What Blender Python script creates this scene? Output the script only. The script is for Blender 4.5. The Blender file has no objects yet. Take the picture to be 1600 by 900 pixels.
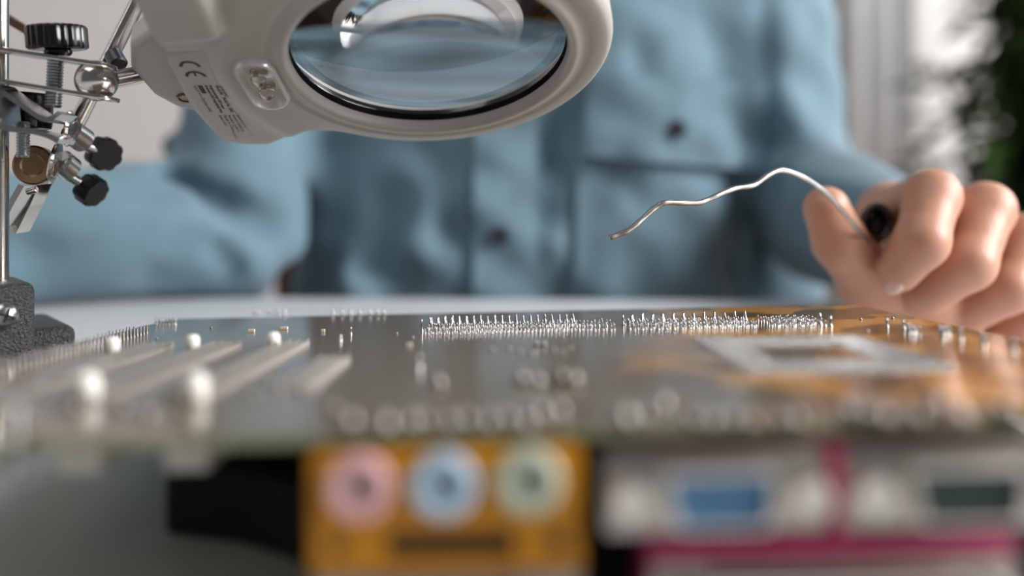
import bpy, bmesh, math, random
import numpy as np
from mathutils import Vector, Matrix, Euler

random.seed(7)
rng = np.random.default_rng(7)
S = bpy.context.scene
COL = S.collection
PI = math.pi

# ------------------------------------------------------------------ camera
# camera stands at the near side of the desk, 78 mm above the table top (z = 0), looking along +Y
F, HZ, H = 1365.0, 292.0, 0.078
cam_d = bpy.data.cameras.new('camera')
cam = bpy.data.objects.new('camera', cam_d)
COL.objects.link(cam)
cam.location = (0, 0, H)
cam.rotation_euler = (PI / 2, 0, 0)
cam_d.sensor_width = 36.0
cam_d.lens = 36.0 * F / 1600.0
cam_d.shift_y = -(450.0 - HZ) / 1600.0
cam_d.clip_start = 0.01
cam_d.clip_end = 50
cam_d.dof.use_dof = True
cam_d.dof.focus_distance = 0.300
cam_d.dof.aperture_fstop = 3.1
S.camera = cam

# ------------------------------------------------------------------ light
world = bpy.data.worlds.new('world')
S.world = world
world.use_nodes = True
wn = world.node_tree
bg = wn.nodes['Background']
bg.inputs[0].default_value = (0.93, 0.96, 1.0, 1)
bg.inputs[1].default_value = 0.12


def area(name, loc, target, sx, sy, power, color):
    l = bpy.data.lights.new(name, 'AREA')
    l.shape = 'RECTANGLE'
    l.size, l.size_y = sx, sy
    l.energy = power
    l.color = color
    o = bpy.data.objects.new(name, l)
    COL.objects.link(o)
    o.location = loc
    o.rotation_euler = (Vector(target) - Vector(loc)).to_track_quat('-Z', 'Y').to_euler()
    return o


area('window_light', (1.85, -0.05, 0.95), (0.0, 0.55, 0.05), 1.1, 1.2, 84, (1.0, 0.985, 0.97))
area('back_wall_fill', (2.2, 1.65, 1.1), (0.3, 2.3, 0.1), 1.0, 1.3, 30, (1.0, 0.985, 0.97))  # added to brighten the back wall, no known window there
area('overhead_fill', (-0.9, -0.35, 2.0), (-0.1, 0.4, 0.0), 1.6, 1.2, 13, (0.96, 0.98, 1.0))  # added soft fill from above, not an opening in the roof

S.view_settings.view_transform = 'Standard'
S.view_settings.look = 'None'
S.view_settings.gamma = 1.0
S.view_settings.exposure = 0.0
S.view_settings.use_curve_mapping = False


# ------------------------------------------------------------------ helpers
def P(px, py, Y):
    """point of the place seen at picture position (px, py) at distance Y along the view"""
    return Vector(((px - 800) * Y / F, Y, H + (HZ - py) * Y / F))


def tag(o, label, cat, group=None, kind=None):
    if label: o['label'] = label
    if cat: o['category'] = cat
    if group: o['group'] = group
    if kind: o['kind'] = kind
    return o


def empty(name, loc=(0, 0, 0), rot=(0, 0, 0)):
    o = bpy.data.objects.new(name, None)
    o.empty_display_size = 0.01
    COL.objects.link(o)
    o.location = loc
    o.rotation_euler = rot
    return o


def add(name, me, m, parent=None, smooth=None, label=None):
    if m is not None and not me.materials:
        me.materials.append(m)
    o = bpy.data.objects.new(name, me)
    COL.objects.link(o)
    if parent is not None: o.parent = parent
    if smooth is True:
        me.shade_smooth()
    elif smooth:
        try:
            me.set_sharp_from_angle(angle=math.radians(smooth))
        except Exception:
            me.shade_smooth()
    if label: o['label'] = label
    return o


def mesh_of(bm, name='m'):
    me = bpy.data.meshes.new(name)
    bm.normal_update()
    bm.to_mesh(me)
    bm.free()
    return me


def pydata(v, f, name='m'):
    me = bpy.data.meshes.new(name)
    me.from_pydata([tuple(map(float, q)) for q in v], [], [tuple(map(int, q)) for q in f])
    me.update()
    return me


def bm_box(bm, c, s, rot=None, bev=0.0, seg=2):
    r = bmesh.ops.create_cube(bm, size=1.0)
    vs = r['verts']
    bmesh.ops.scale(bm, vec=s, verts=vs)
    if bev > 0:
        es = list({e for v in vs for e in v.link_edges})
        rb = bmesh.ops.bevel(bm, geom=es, offset=bev, segments=seg, profile=0.5, affect='EDGES')
        vs = list({v for f in rb['faces'] for v in f.verts} | {v for v in vs if v.is_valid})
    if rot is not None:
        bmesh.ops.rotate(bm, cent=(0, 0, 0), matrix=rot, verts=vs)
    bmesh.ops.translate(bm, vec=c, verts=vs)
    return vs


def box(name, c, s, m, parent=None, rot=None, bev=0.0, seg=2, label=None):
    bm = bmesh.new()
    bm_box(bm, c, s, rot, bev, seg)
    return add(name, mesh_of(bm), m, parent, 35 if bev else None, label)


def basis(d):
    d = Vector(d).normalized()
    a = Vector((0, 0, 1)) if abs(d.z) < 0.9 else Vector((1, 0, 0))
    x = d.cross(a).normalized()
    y = d.cross(x).normalized()
    return x, y, d


def lathe(p0, axis, profile, seg=32, cap=True):
    """profile: list of (r, t) along axis from p0"""
    x, y, d = basis(axis)
    p0 = Vector(p0)
    v, f = [], []
    n = len(profile)
    for r, t in profile:
        for k in range(seg):
            a = 2 * PI * k / seg
            v.append(p0 + d * t + (x * math.cos(a) + y * math.sin(a)) * r)
    for i in range(n - 1):
        for k in range(seg):
            k2 = (k + 1) % seg
            f.append((i * seg + k, i * seg + k2, (i + 1) * seg + k2, (i + 1) * seg + k))
    if cap:
        f.append(tuple(range(seg - 1, -1, -1)))
        f.append(tuple((n - 1) * seg + k for k in range(seg)))
    bm = bmesh.new()
    bv = [bm.verts.new(q) for q in v]
    for q in f:
        try:
            bm.faces.new([bv[i] for i in q])
        except ValueError:
            pass
    bmesh.ops.recalc_face_normals(bm, faces=bm.faces)
    return mesh_of(bm)


def rod(name, p0, p1, r, m, parent=None, seg=20, bev=None, label=None):
    p0, p1 = Vector(p0), Vector(p1)
    L = (p1 - p0).length
    b = bev if bev is not None else r * 0.2
    prof = [(r - b, 0), (r, b), (r, L - b), (r - b, L)]
    return add(name, lathe(p0, p1 - p0, prof, seg), m, parent, 40, label)


def thread(name, p0, p1, r, pitch, m, parent=None):
    p0, p1 = Vector(p0), Vector(p1)
    L = (p1 - p0).length
    n = int(L / pitch)
    prof = [(r * 0.6, 0)]
    for i in range(n):
        t = i * pitch
        prof += [(r * 0.80, t + 0.02 * pitch), (r, t + 0.45 * pitch), (r, t + 0.55 * pitch)]
    prof += [(r * 0.8, L)]
    return add(name, lathe(p0, p1 - p0, prof, 24), m, parent, 25)


def tube(pts, rad, seg=12, closed_caps=True):
    pts = [Vector(p) for p in pts]
    n = len(pts)
    rr = rad if hasattr(rad, '__len__') else [rad] * n
    t0 = (pts[1] - pts[0]).normalized()
    x, y, _ = basis(t0)
    v, f = [], []
    for i in range(n):
        t = (pts[min(i + 1, n - 1)] - pts[max(i - 1, 0)]).normalized()
        x = (x - t * x.dot(t)).normalized()
        y = t.cross(x)
        for k in range(seg):
            a = 2 * PI * k / seg
            v.append(pts[i] + (x * math.cos(a) + y * math.sin(a)) * rr[i])
    for i in range(n - 1):
        for k in range(seg):
            k2 = (k + 1) % seg
            f.append((i * seg + k, i * seg + k2, (i + 1) * seg + k2, (i + 1) * seg + k))
    if closed_caps:
        f.append(tuple(range(seg - 1, -1, -1)))
        f.append(tuple((n - 1) * seg + k for k in range(seg)))
    return pydata(v, f)


def spline(pts, n=8):
    """Catmull-Rom through the points"""
    pts = [Vector(p) for p in pts]
    out = []
    for i in range(len(pts) - 1):
        p0, p1, p2, p3 = pts[max(i - 1, 0)], pts[i], pts[i + 1], pts[min(i + 2, len(pts) - 1)]
        for k in range(n):
            t = k / n
            out.append(0.5 * ((2 * p1) + (p2 - p0) * t + (2 * p0 - 5 * p1 + 4 * p2 - p3) * t * t + (3 * p1 - p0 - 3 * p2 + p3) * t ** 3))
    out.append(pts[-1])
    return out


def extrude_poly(poly3, vec, bev=0.0, seg=2):
    """closed polygon of 3-D points pushed along vec, edges bevelled"""
    bm = bmesh.new()
    a = [bm.verts.new(p) for p in poly3]
    b = [bm.verts.new(Vector(p) + Vector(vec)) for p in poly3]
    n = len(a)
    bm.faces.new(a)
    bm.faces.new(b[::-1])
    for i in range(n):
        bm.faces.new((a[i], b[i], b[(i + 1) % n], a[(i + 1) % n]))
    bmesh.ops.recalc_face_normals(bm, faces=bm.faces)
    if bev > 0:
        es = [e for e in bm.edges if e.calc_face_angle(0) > 0.6]
        bmesh.ops.bevel(bm, geom=es, offset=bev, segments=seg, profile=0.5, affect='EDGES')
    return mesh_of(bm)


def strip(pts, width, th, wdir=(0, 1, 0), round_end=False):
    """bent flat bar through pts; width along wdir, thickness th"""
    pts = [Vector(p) for p in pts]
    w = Vector(wdir).normalized()
    v, f = [], []
    n = len(pts)
    for i in range(n):
        t = (pts[min(i + 1, n - 1)] - pts[max(i - 1, 0)]).normalized()
        nn = t.cross(w).normalized()
        for a, b in ((-1, -1), (1, -1), (1, 1), (-1, 1)):
            v.append(pts[i] + w * (a * width / 2) + nn * (b * th / 2))
    for i in range(n - 1):
        for k in range(4):
            k2 = (k + 1) % 4
            f.append((i * 4 + k, i * 4 + k2, i * 4 + 4 + k2, i * 4 + 4 + k))
    f.append((3, 2, 1, 0))
    f.append(tuple((n - 1) * 4 + k for k in range(4)))
    return pydata(v, f)


# ---- signed distance fields meshed with surface nets
def surface_nets(fn, lo, hi, step):
    lo = np.array(lo, float)
    hi = np.array(hi, float)
    n = np.ceil((hi - lo) / step).astype(int) + 1
    ax = [lo[i] + step * np.arange(n[i]) for i in range(3)]
    X, Y, Z = np.meshgrid(*ax, indexing='ij')
    D = fn(X, Y, Z).astype(np.float64)
    nx, ny, nz = n - 1
    ins = D < 0
    c = np.zeros((nx, ny, nz), int)
    for dx in (0, 1):
        for dy in (0, 1):
            for dz in (0, 1):
                c += ins[dx:dx + nx, dy:dy + ny, dz:dz + nz]
    act = (c > 0) & (c < 8)
    idx = -np.ones(act.shape, int)
    idx[act] = np.arange(act.sum())
    acc = np.zeros(act.shape + (3,))
    cnt = np.zeros(act.shape)
    corners = [(a, b, d) for a in (0, 1) for b in (0, 1) for d in (0, 1)]
    for i in range(8):
        for j in range(i + 1, 8):
            p, q = corners[i], corners[j]
            if sum(abs(p[k] - q[k]) for k in range(3)) != 1: continue
            a = D[p[0]:p[0] + nx, p[1]:p[1] + ny, p[2]:p[2] + nz]
            b = D[q[0]:q[0] + nx, q[1]:q[1] + ny, q[2]:q[2] + nz]
            m = ((a < 0) != (b < 0)) & act
            t = np.where(m, a / np.where(m, a - b, 1), 0)
            for k in range(3):
                acc[..., k] += np.where(m, p[k] + t * (q[k] - p[k]), 0)
            cnt += m
    I = np.argwhere(act)
    V = lo + step * (I + acc[act] / np.maximum(cnt[act], 1)[:, None])
    Fs = []
    # x edges
    for axis in range(3):
        a = [slice(1, -1)] * 3
        sl0 = [slice(1, n[k] - 1) for k in range(3)]
        sl0[axis] = slice(0, n[axis] - 1)
        sl1 = list(sl0)
        sl1[axis] = slice(1, n[axis])
        A, B = ins[tuple(sl0)], ins[tuple(sl1)]
        e = np.argwhere(A != B)
        if len(e) == 0: continue
        base = e.copy()
        o1, o2 = [k for k in range(3) if k != axis]
        fl = A[tuple(e.T)]
        base[:, o1] += 1
        base[:, o2] += 1
        def g(d1, d2):
            q = base.copy()
            q[:, o1] -= d1
            q[:, o2] -= d2
            return idx[q[:, 0], q[:, 1], q[:, 2]]
        quad = np.stack([g(1, 1), g(0, 1), g(0, 0), g(1, 0)], 1)
        if axis == 1: fl = ~fl
        quad[~fl] = quad[~fl][:, ::-1]
        Fs.append(quad)
    return V, np.concatenate(Fs)


def smin(a, b, k):
    h = np.clip(0.5 + 0.5 * (b - a) / k, 0, 1)
    return b * (1 - h) + a * h - k * h * (1 - h)


def smax(a, b, k):
    return -smin(-a, -b, k)


def cone_seg(X, Y, Z, a, b, ra, rb):
    a = np.array(a, float)
    b = np.array(b, float)
    d = b - a
    t = np.clip(((X - a[0]) * d[0] + (Y - a[1]) * d[1] + (Z - a[2]) * d[2]) / max((d @ d), 1e-12), 0, 1)
    return np.sqrt((X - a[0] - d[0] * t) ** 2 + (Y - a[1] - d[1] * t) ** 2 + (Z - a[2] - d[2] * t) ** 2) - (ra + (rb - ra) * t)


def ellipsoid(X, Y, Z, c, r):
    k = np.sqrt(((X - c[0]) / r[0]) ** 2 + ((Y - c[1]) / r[1]) ** 2 + ((Z - c[2]) / r[2]) ** 2)
    return (k - 1) * min(r)


def poly_sd(U, V, poly):
    poly = np.array(poly, float)
    d = np.full(U.shape, 1e9)
    s = np.ones(U.shape)
    n = len(poly)
    j = n - 1
    for i in range(n):
        ex, ey = poly[j] - poly[i]
        wx, wy = U - poly[i][0], V - poly[i][1]
        t = np.clip((wx * ex + wy * ey) / (ex * ex + ey * ey), 0, 1)
        d = np.minimum(d, (wx - ex * t) ** 2 + (wy - ey * t) ** 2)
        c1 = V >= poly[i][1]
        c2 = V < poly[j][1]
        c3 = ex * wy > ey * wx
        fl = (c1 & c2 & c3) | (~c1 & ~c2 & ~c3)
        s = np.where(fl, -s, s)
        j = i
    return s * np.sqrt(d)


# ------------------------------------------------------------------ materials
MATS = {}


def mat(name, col, rough=0.5, metal=0.0, var=0.12, scale=40.0, bump=0.0, bscale=None, coat=0.0, spec=0.5, sss=0.0, sheen=0.0, col2=None, detail=4.0):
    m = bpy.data.materials.new(name)
    m.use_nodes = True
    nt = m.node_tree
    b = nt.nodes['Principled BSDF']
    tc = nt.nodes.new('ShaderNodeTexCoord')
    nz = nt.nodes.new('ShaderNodeTexNoise')
    nz.inputs['Scale'].default_value = scale
    nz.inputs['Detail'].default_value = detail
    nt.links.new(tc.outputs['Object'], nz.inputs['Vector'])
    mx = nt.nodes.new('ShaderNodeMix')
    mx.data_type = 'RGBA'
    c1 = tuple(c * (1 - var) for c in col)
    c2 = col2 if col2 else tuple(min(1, c * (1 + var)) for c in col)
    mx.inputs[6].default_value = (*c1, 1)
    mx.inputs[7].default_value = (*c2, 1)
    nt.links.new(nz.outputs['Fac'], mx.inputs[0])
    nt.links.new(mx.outputs[2], b.inputs['Base Color'])
    b.inputs['Roughness'].default_value = rough
    b.inputs['Metallic'].default_value = metal
    b.inputs['Specular IOR Level'].default_value = spec
    b.inputs['Coat Weight'].default_value = coat
    if sss:
        b.inputs['Subsurface Weight'].default_value = sss
        b.inputs['Subsurface Radius'].default_value = (1.0, 0.35, 0.2)
        b.inputs['Subsurface Scale'].default_value = 0.004
    if sheen:
        b.inputs['Sheen Weight'].default_value = sheen
        b.inputs['Sheen Roughness'].default_value = 0.5
    if bump:
        n2 = nt.nodes.new('ShaderNodeTexNoise')
        n2.inputs['Scale'].default_value = bscale or scale
        n2.inputs['Detail'].default_value = 3
        nt.links.new(tc.outputs['Object'], n2.inputs['Vector'])
        bp = nt.nodes.new('ShaderNodeBump')
        bp.inputs['Strength'].default_value = bump
        bp.inputs['Distance'].default_value = 0.001
        nt.links.new(n2.outputs['Fac'], bp.inputs['Height'])
        nt.links.new(bp.outputs['Normal'], b.inputs['Normal'])
    MATS[name] = m
    return m


M_wall = mat('wall_paint', (0.78, 0.745, 0.735), 0.8, var=0.02, scale=2)
M_floor = mat('floor_wood', (0.22, 0.15, 0.10), 0.5, var=0.25, scale=6)
M_table = mat('table_white', (0.74, 0.76, 0.77), 0.35, var=0.015, scale=30)
M_tleg = mat('table_leg_white', (0.62, 0.62, 0.62), 0.4, var=0.02)
M_denim = mat('denim', (0.128, 0.213, 0.265), 0.85, var=0.28, scale=28, bump=0.25, bscale=900, sheen=0.15, detail=6)
M_denim_seam = mat('denim_seam', (0.130, 0.215, 0.266), 0.85, var=0.22, scale=60, bump=0.3, bscale=1200)
M_skin = mat('skin', (0.50, 0.25, 0.158), 0.45, var=0.10, scale=70, sss=0.12, bump=0.12, bscale=500, col2=(0.58, 0.285, 0.19))
M_nail = mat('nail', (0.66, 0.42, 0.34), 0.25, var=0.05)
M_hair = mat('hair', (0.05, 0.03, 0.02), 0.6, var=0.3, scale=200)
M_button = mat('button', (0.022, 0.022, 0.028), 0.35, var=0.2, scale=200)
M_chrome = mat('nickel_plate', (0.60, 0.57, 0.53), 0.16, 1.0, var=0.10, scale=260)
M_steel = mat('steel', (0.52, 0.52, 0.51), 0.25, 1.0, var=0.10, scale=300)
M_zinc = mat('zinc_screw', (0.50, 0.52, 0.53), 0.28, 1.0, var=0.10, scale=300)
M_brass = mat('aged_brass', (0.30, 0.19, 0.11), 0.35, 1.0, var=0.25, scale=200)
M_blackpl = mat('black_plastic', (0.006, 0.006, 0.007), 0.16, var=0.3, scale=100)
M_knob = mat('knob_plastic', (0.006, 0.006, 0.007), 0.45, var=0.3, scale=100, spec=0.25)
M_iron = mat('cast_iron_paint', (0.014, 0.015, 0.016), 0.36, var=0.4, scale=1300, bump=1.0, bscale=1100, col2=(0.06, 0.06, 0.06))
M_lamp = mat('lamp_plastic', (0.44, 0.425, 0.405), 0.33, var=0.02, scale=30)
M_ledhouse = mat('led_housing_plastic', (0.72, 0.72, 0.71), 0.22, 0.35, var=0.02, scale=80)
M_sticker = mat('sticker', (0.41, 0.39, 0.36), 0.25, var=0.03, scale=60)
M_ink = mat('black_ink', (0.012, 0.011, 0.010), 0.5, var=0.1)
M_solder = mat('solder', (0.38, 0.375, 0.37), 0.20, 1.0, var=0.08, scale=600)
M_dull = mat('dull_solder', (0.25, 0.235, 0.22), 0.42, 1.0, var=0.1, scale=600)
M_wire = mat('solder_wire_metal', (0.46, 0.45, 0.44), 0.32, 1.0, var=0.18, scale=350)
M_wiredark = mat('solder_coil_dark', (0.075, 0.066, 0.055), 0.42, 0.7, var=0.4, scale=300)
M_white = mat('white_nylon', (0.86, 0.84, 0.78), 0.45, var=0.03, sss=0.0)
M_yellow = mat('yellow_plastic', (0.47, 0.19, 0.004), 0.5, var=0.05, spec=0.3)
M_pinkj = mat('pink_jack', (0.62, 0.36, 0.36), 0.4, var=0.05)
M_bluej = mat('blue_jack', (0.36, 0.50, 0.62), 0.4, var=0.05)
M_greenj = mat('green_jack', (0.42, 0.47, 0.36), 0.4, var=0.05)
M_hole = mat('black_hole', (0.006, 0.006, 0.006), 0.7, var=0.1)
M_vga = mat('blue_insert', (0.065, 0.19, 0.34), 0.5, var=0.05)
M_serial = mat('teal_insert', (0.012, 0.035, 0.025), 0.4, var=0.1)
M_magenta = mat('magenta_plastic', (0.36, 0.004, 0.075), 0.4, var=0.08)
M_flange = mat('port_flange', (0.40, 0.365, 0.325), 0.38, 1.0, var=0.06, scale=150)
M_shell = mat('port_shell', (0.80, 0.75, 0.70), 0.30, 1.0, var=0.06, scale=150)
M_slotw = mat('slot_plastic', (0.66, 0.62, 0.55), 0.5, var=0.03)
M_slotb = mat('slot_brown', (0.06, 0.035, 0.02), 0.5, var=0.1)
M_capb = mat('capacitor_sleeve', (0.012, 0.012, 0.02), 0.35, var=0.2)
M_shadefill = mat('shade_black', (0.008, 0.007, 0.006), 0.95, var=0.3, scale=300, bump=0.6, bscale=700)  # near-black for the block that stands in for under-board shade
M_leaf = mat('leaf', (0.020, 0.060, 0.012), 0.45, var=0.5, scale=12, col2=(0.05, 0.10, 0.02))
M_pot = mat('pot_clay', (0.40, 0.38, 0.36), 0.7, var=0.1)
M_curtain = mat('curtain_fabric', (0.78, 0.78, 0.79), 0.9, var=0.03, scale=20)
M_frame = mat('grey_frame', (0.22, 0.22, 0.23), 0.5, var=0.1)
M_chip = mat('ceramic_chip', (0.70, 0.62, 0.50), 0.4, var=0.1)


def glass(name, ior=1.5, col=(0.97, 0.985, 0.99), rough=0.0):
    m = bpy.data.materials.new(name)
    m.use_nodes = True
    b = m.node_tree.nodes['Principled BSDF']
    b.inputs['Base Color'].default_value = (*col, 1)
    b.inputs['Transmission Weight'].default_value = 1.0
    b.inputs['Roughness'].default_value = rough
    b.inputs['IOR'].default_value = ior
    return m


M_glass = glass('lens_glass', 1.5, (0.90, 0.91, 0.915))
M_ledglass = glass('led_epoxy', 1.45, (0.95, 0.95, 0.93), 0.05)


def pcb_material():
    m = bpy.data.materials.new('circuit_board')
    m.use_nodes = True
    nt = m.node_tree
    L = nt.links.new
    b = nt.nodes['Principled BSDF']
    tc = nt.nodes.new('ShaderNodeTexCoord')
    # copper planes under amber lacquer, dark gaps between them
    vo = nt.nodes.new('ShaderNodeTexVoronoi')
    vo.inputs['Scale'].default_value = 55
    L(tc.outputs['Object'], vo.inputs['Vector'])
    nz = nt.nodes.new('ShaderNodeTexNoise')
    nz.inputs['Scale'].default_value = 38
    nz.inputs['Detail'].default_value = 2
    L(tc.outputs['Object'], nz.inputs['Vector'])
    r1 = nt.nodes.new('ShaderNodeValToRGB')
    r1.color_ramp.elements[0].position = 0.50
    r1.color_ramp.elements[1].position = 0.53
    L(nz.outputs['Fac'], r1.inputs[0])
    # traces: thin stripes along two directions
    wv = nt.nodes.new('ShaderNodeTexWave')
    wv.bands_direction = 'DIAGONAL'
    wv.inputs['Scale'].default_value = 240
    wv.inputs['Distortion'].default_value = 1.2
    wv.inputs['Detail'].default_value = 1
    wv.inputs['Detail Scale'].default_value = 0.2
    L(tc.outputs['Object'], wv.inputs['Vector'])
    r2 = nt.nodes.new('ShaderNodeValToRGB')
    r2.color_ramp.elements[0].position = 0.55
    r2.color_ramp.elements[1].position = 0.65
    L(wv.outputs['Fac'], r2.inputs[0])
    mxt = nt.nodes.new('ShaderNodeMix')
    mxt.data_type = 'RGBA'
    mxt.inputs[6].default_value = (0.060, 0.040, 0.018, 1)
    mxt.inputs[7].default_value = (0.26, 0.125, 0.030, 1)
    L(r2.outputs[0], mxt.inputs[0])
    mx = nt.nodes.new('ShaderNodeMix')
    mx.data_type = 'RGBA'
    L(r1.outputs[0], mx.inputs[0])
    L(mxt.outputs[2], mx.inputs[6])
    mx.inputs[7].default_value = (0.50, 0.235, 0.050, 1)
    # left half: flat brown-grey, the greyish reflection there put into the colour
    sx = nt.nodes.new('ShaderNodeSeparateXYZ')
    L(tc.outputs['Object'], sx.inputs[0])
    mr = nt.nodes.new('ShaderNodeMapRange')
    mr.inputs[1].default_value = 0.02
    mr.inputs[2].default_value = 0.06
    n3 = nt.nodes.new('ShaderNodeTexNoise')
    n3.inputs['Scale'].default_value = 16
    L(tc.outputs['Object'], n3.inputs['Vector'])
    ma = nt.nodes.new('ShaderNodeMath')
    ma.operation = 'MULTIPLY_ADD'
    L(n3.outputs['Fac'], ma.inputs[0])
    ma.inputs[1].default_value = 0.12
    L(sx.outputs[0], ma.inputs[2])
    sb = nt.nodes.new('ShaderNodeMath')
    sb.operation = 'SUBTRACT'
    L(ma.outputs[0], sb.inputs[0])
    sb.inputs[1].default_value = 0.06
    L(sb.outputs[0], mr.inputs[0])
    mz = nt.nodes.new('ShaderNodeMix')
    mz.data_type = 'RGBA'
    L(mr.outputs[0], mz.inputs[0])
    mz.inputs[6].default_value = (0.175, 0.130, 0.090, 1)
    L(mx.outputs[2], mz.inputs[7])
    L(mz.outputs[2], b.inputs['Base Color'])
    b.inputs['Roughness'].default_value = 0.12
    b.inputs['IOR'].default_value = 1.52
    bp = nt.nodes.new('ShaderNodeBump')
    bp.inputs['Strength'].default_value = 0.15
    bp.inputs['Distance'].default_value = 0.0003
    L(r2.outputs[0], bp.inputs['Height'])
    L(bp.outputs['Normal'], b.inputs['Normal'])
    return m


M_pcb = pcb_material()
M_pcbedge = mat('board_laminate', (0.22, 0.24, 0.12), 0.5, var=0.15, scale=200)

# ------------------------------------------------------------------ the room
def struct(name, c, s, m):
    o = box(name, c, s, m)
    o['kind'] = 'structure'
    return o


FLOOR = -0.74
struct('floor', (0, 0.6, FLOOR - 0.05), (5.2, 4.4, 0.1), M_floor)
struct('wall_back', (0, 2.45, 0.66), (5.2, 0.1, 2.8), M_wall)
struct('wall_left', (-2.5, 0.6, 0.66), (0.1, 3.6, 2.8), M_wall)

# ------------------------------------------------------------------ table
tb = empty('table', (0, 0, FLOOR))
tag(tb, 'white table carrying the circuit board and the stand', 'table')
TROT = Matrix.Rotation(math.radians(-2.4), 3, 'Z')
def tbox(name, c, s, m, bev=0.0):
    o = box(name, (0, 0, 0), s, m, tb, bev=bev)
    q = TROT @ Vector((c[0], c[1] - 0.61, 0))
    o.location = (q.x, q.y + 0.61, c[2] - FLOOR)
    o.rotation_euler = (0, 0, math.radians(-2.4))
    return o
tbox('tabletop', (0.0, 0.61 - 0.45, -0.0125), (1.5, 0.90, 0.025), M_table, 0.003)
for sx in (-1, 1):
    for sy in (0.06, 0.84):
        tbox('leg', (sx * 0.69, 0.61 - sy, (FLOOR - 0.025) / 2 - 0.0), (0.05, 0.05, -FLOOR - 0.025), M_tleg, 0.004)

# ------------------------------------------------------------------ motherboard
BN, BF = 0.141, 0.354          # distance of near and far edge
BW = 0.138                     # half width
bz0 = H - (672 - HZ) * BN / F
bz1 = H - (487 - HZ) * BF / F
mb = empty('motherboard', (0, BN, bz0))
pitch = math.atan2(bz1 - bz0, BF - BN)
mb.rotation_euler = Euler((pitch, math.radians(-1.23), 0), 'YXZ')
tag(mb, 'amber-brown computer motherboard lying solder side up on the white table', 'circuit board')
bpy.context.view_layer.update()
MBW = mb.matrix_world.copy() if mb.matrix_world != Matrix.Identity(4) else Matrix.Translation(mb.location) @ mb.rotation_euler.to_matrix().to_4x4()
MBI = MBW.inverted()
BD = (BF - BN) / math.cos(pitch)


def B(px, py, z=0.0):
    """place on the board's top face seen at (px, py) -> board coordinates"""
    o = MBI @ Vector((0, 0, H))
    d = MBI.to_3x3() @ (P(px, py, 1.0) - Vector((0, 0, H)))
    t = (z - o.z) / d.z
    return Vector((o.x + d.x * t, o.y + d.y * t, z))


bm = bmesh.new()
bm_box(bm, (0, BD / 2, -0.0008), (2 * BW, BD, 0.0016))
me = mesh_of(bm)
me.materials.append(M_pcb)
me.materials.append(M_pcbedge)
for p in me.polygons:
    p.material_index = 0 if p.normal.z > 0.5 else 1
add('board', me, None, mb)


def pin_mesh(name, spots, r=0.0003, h=0.0016, cone=0.0006, jitter=0.13, m=M_solder, seg=6, kind='stuff', label=None, lean=0.04):
    """solder pins: a cone of solder running into a short pin with a rounded tip"""
    prof = [(cone, 0.0), (cone * 0.72, h * 0.22), (r, h * 0.5), (r, h * 0.88), (r * 0.55, h)]
    V, Fc = [], []
    for (x, y) in spots:
        b0 = len(V)
        hs = 1 + random.uniform(-jitter, jitter)
        lx, ly = random.uniform(-lean, lean), random.uniform(-lean, lean)
        for rr, t in prof:
            for k in range(seg):
                a = 2 * PI * k / seg
                V.append((x + rr * math.cos(a) + lx * t, y + rr * math.sin(a) + ly * t, t * hs))
        for i in range(len(prof) - 1):
            for k in range(seg):
                k2 = (k + 1) % seg
                Fc.append((b0 + i * seg + k, b0 + i * seg + k2, b0 + (i + 1) * seg + k2, b0 + (i + 1) * seg + k))
        Fc.append(tuple(b0 + (len(prof) - 1) * seg + k for k in range(seg)))
    o = add(name, pydata(V, Fc), m, mb, True, label)
    if kind: o['kind'] = kind
    return o


# memory slots: staggered rows of pins, with key gaps
y_d0 = B(930, 517).y
xa, xb = B(668, 517).x, B(1300, 512).x
gap1, gap2 = B(972, 515).x, B(1200, 513).x
def dimm(y0, hh, label):
    s = []
    x = xa
    i = 0
    while x < xb:
        if not (abs(x - gap1) < 0.0022 or abs(x - gap2) < 0.0022):
            s.append((x, y0 + (0.0 if i % 2 else 0.0022)))
            s.append((x + 0.0004, y0 + (0.0048 if i % 2 else 0.0070)))
        x += 0.00127
        i += 1
    pin_mesh('memory_slot_pins', s, 0.00024, hh, 0.00045, label=label)
dimm(y_d0, 0.0019, 'nearest memory slot pin rows')
dimm(y_d0 + 0.0125, 0.0019, 'middle memory slot pin rows')
# farther, taller pins of the drive connectors behind them
s = []
for row in range(2):
    x = xa - 0.001
    while x < B(905, 500).x:
        s.append((x, y_d0 + 0.030 + row * 0.0045)); x += 0.00254
pin_mesh('connector_pins', s, 0.0004, 0.0026, 0.0009)
s = []
for row in range(2):
    x = B(975, 495).x
    while x < B(1150, 493).x:
        s.append((x + row * 0.001, y_d0 + 0.024 + row * 0.0045)); x += 0.0036
pin_mesh('connector_pins', s, 0.0005, 0.0026, 0.0011)
s = [(B(x, 492).x, B(x, 492).y) for x in (398, 405, 420, 428, 435, 445, 520, 535, 548, 562, 578, 590, 600)]
pin_mesh('connector_pins', s, 0.0004, 0.0022, 0.0009)
s = [(B(x, y).x, B(x, y).y) for x in range(244, 276, 5) for y in (504, 508)]
pin_mesh('connector_pins', s, 0.0003, 0.0022, 0.0005)
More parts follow.
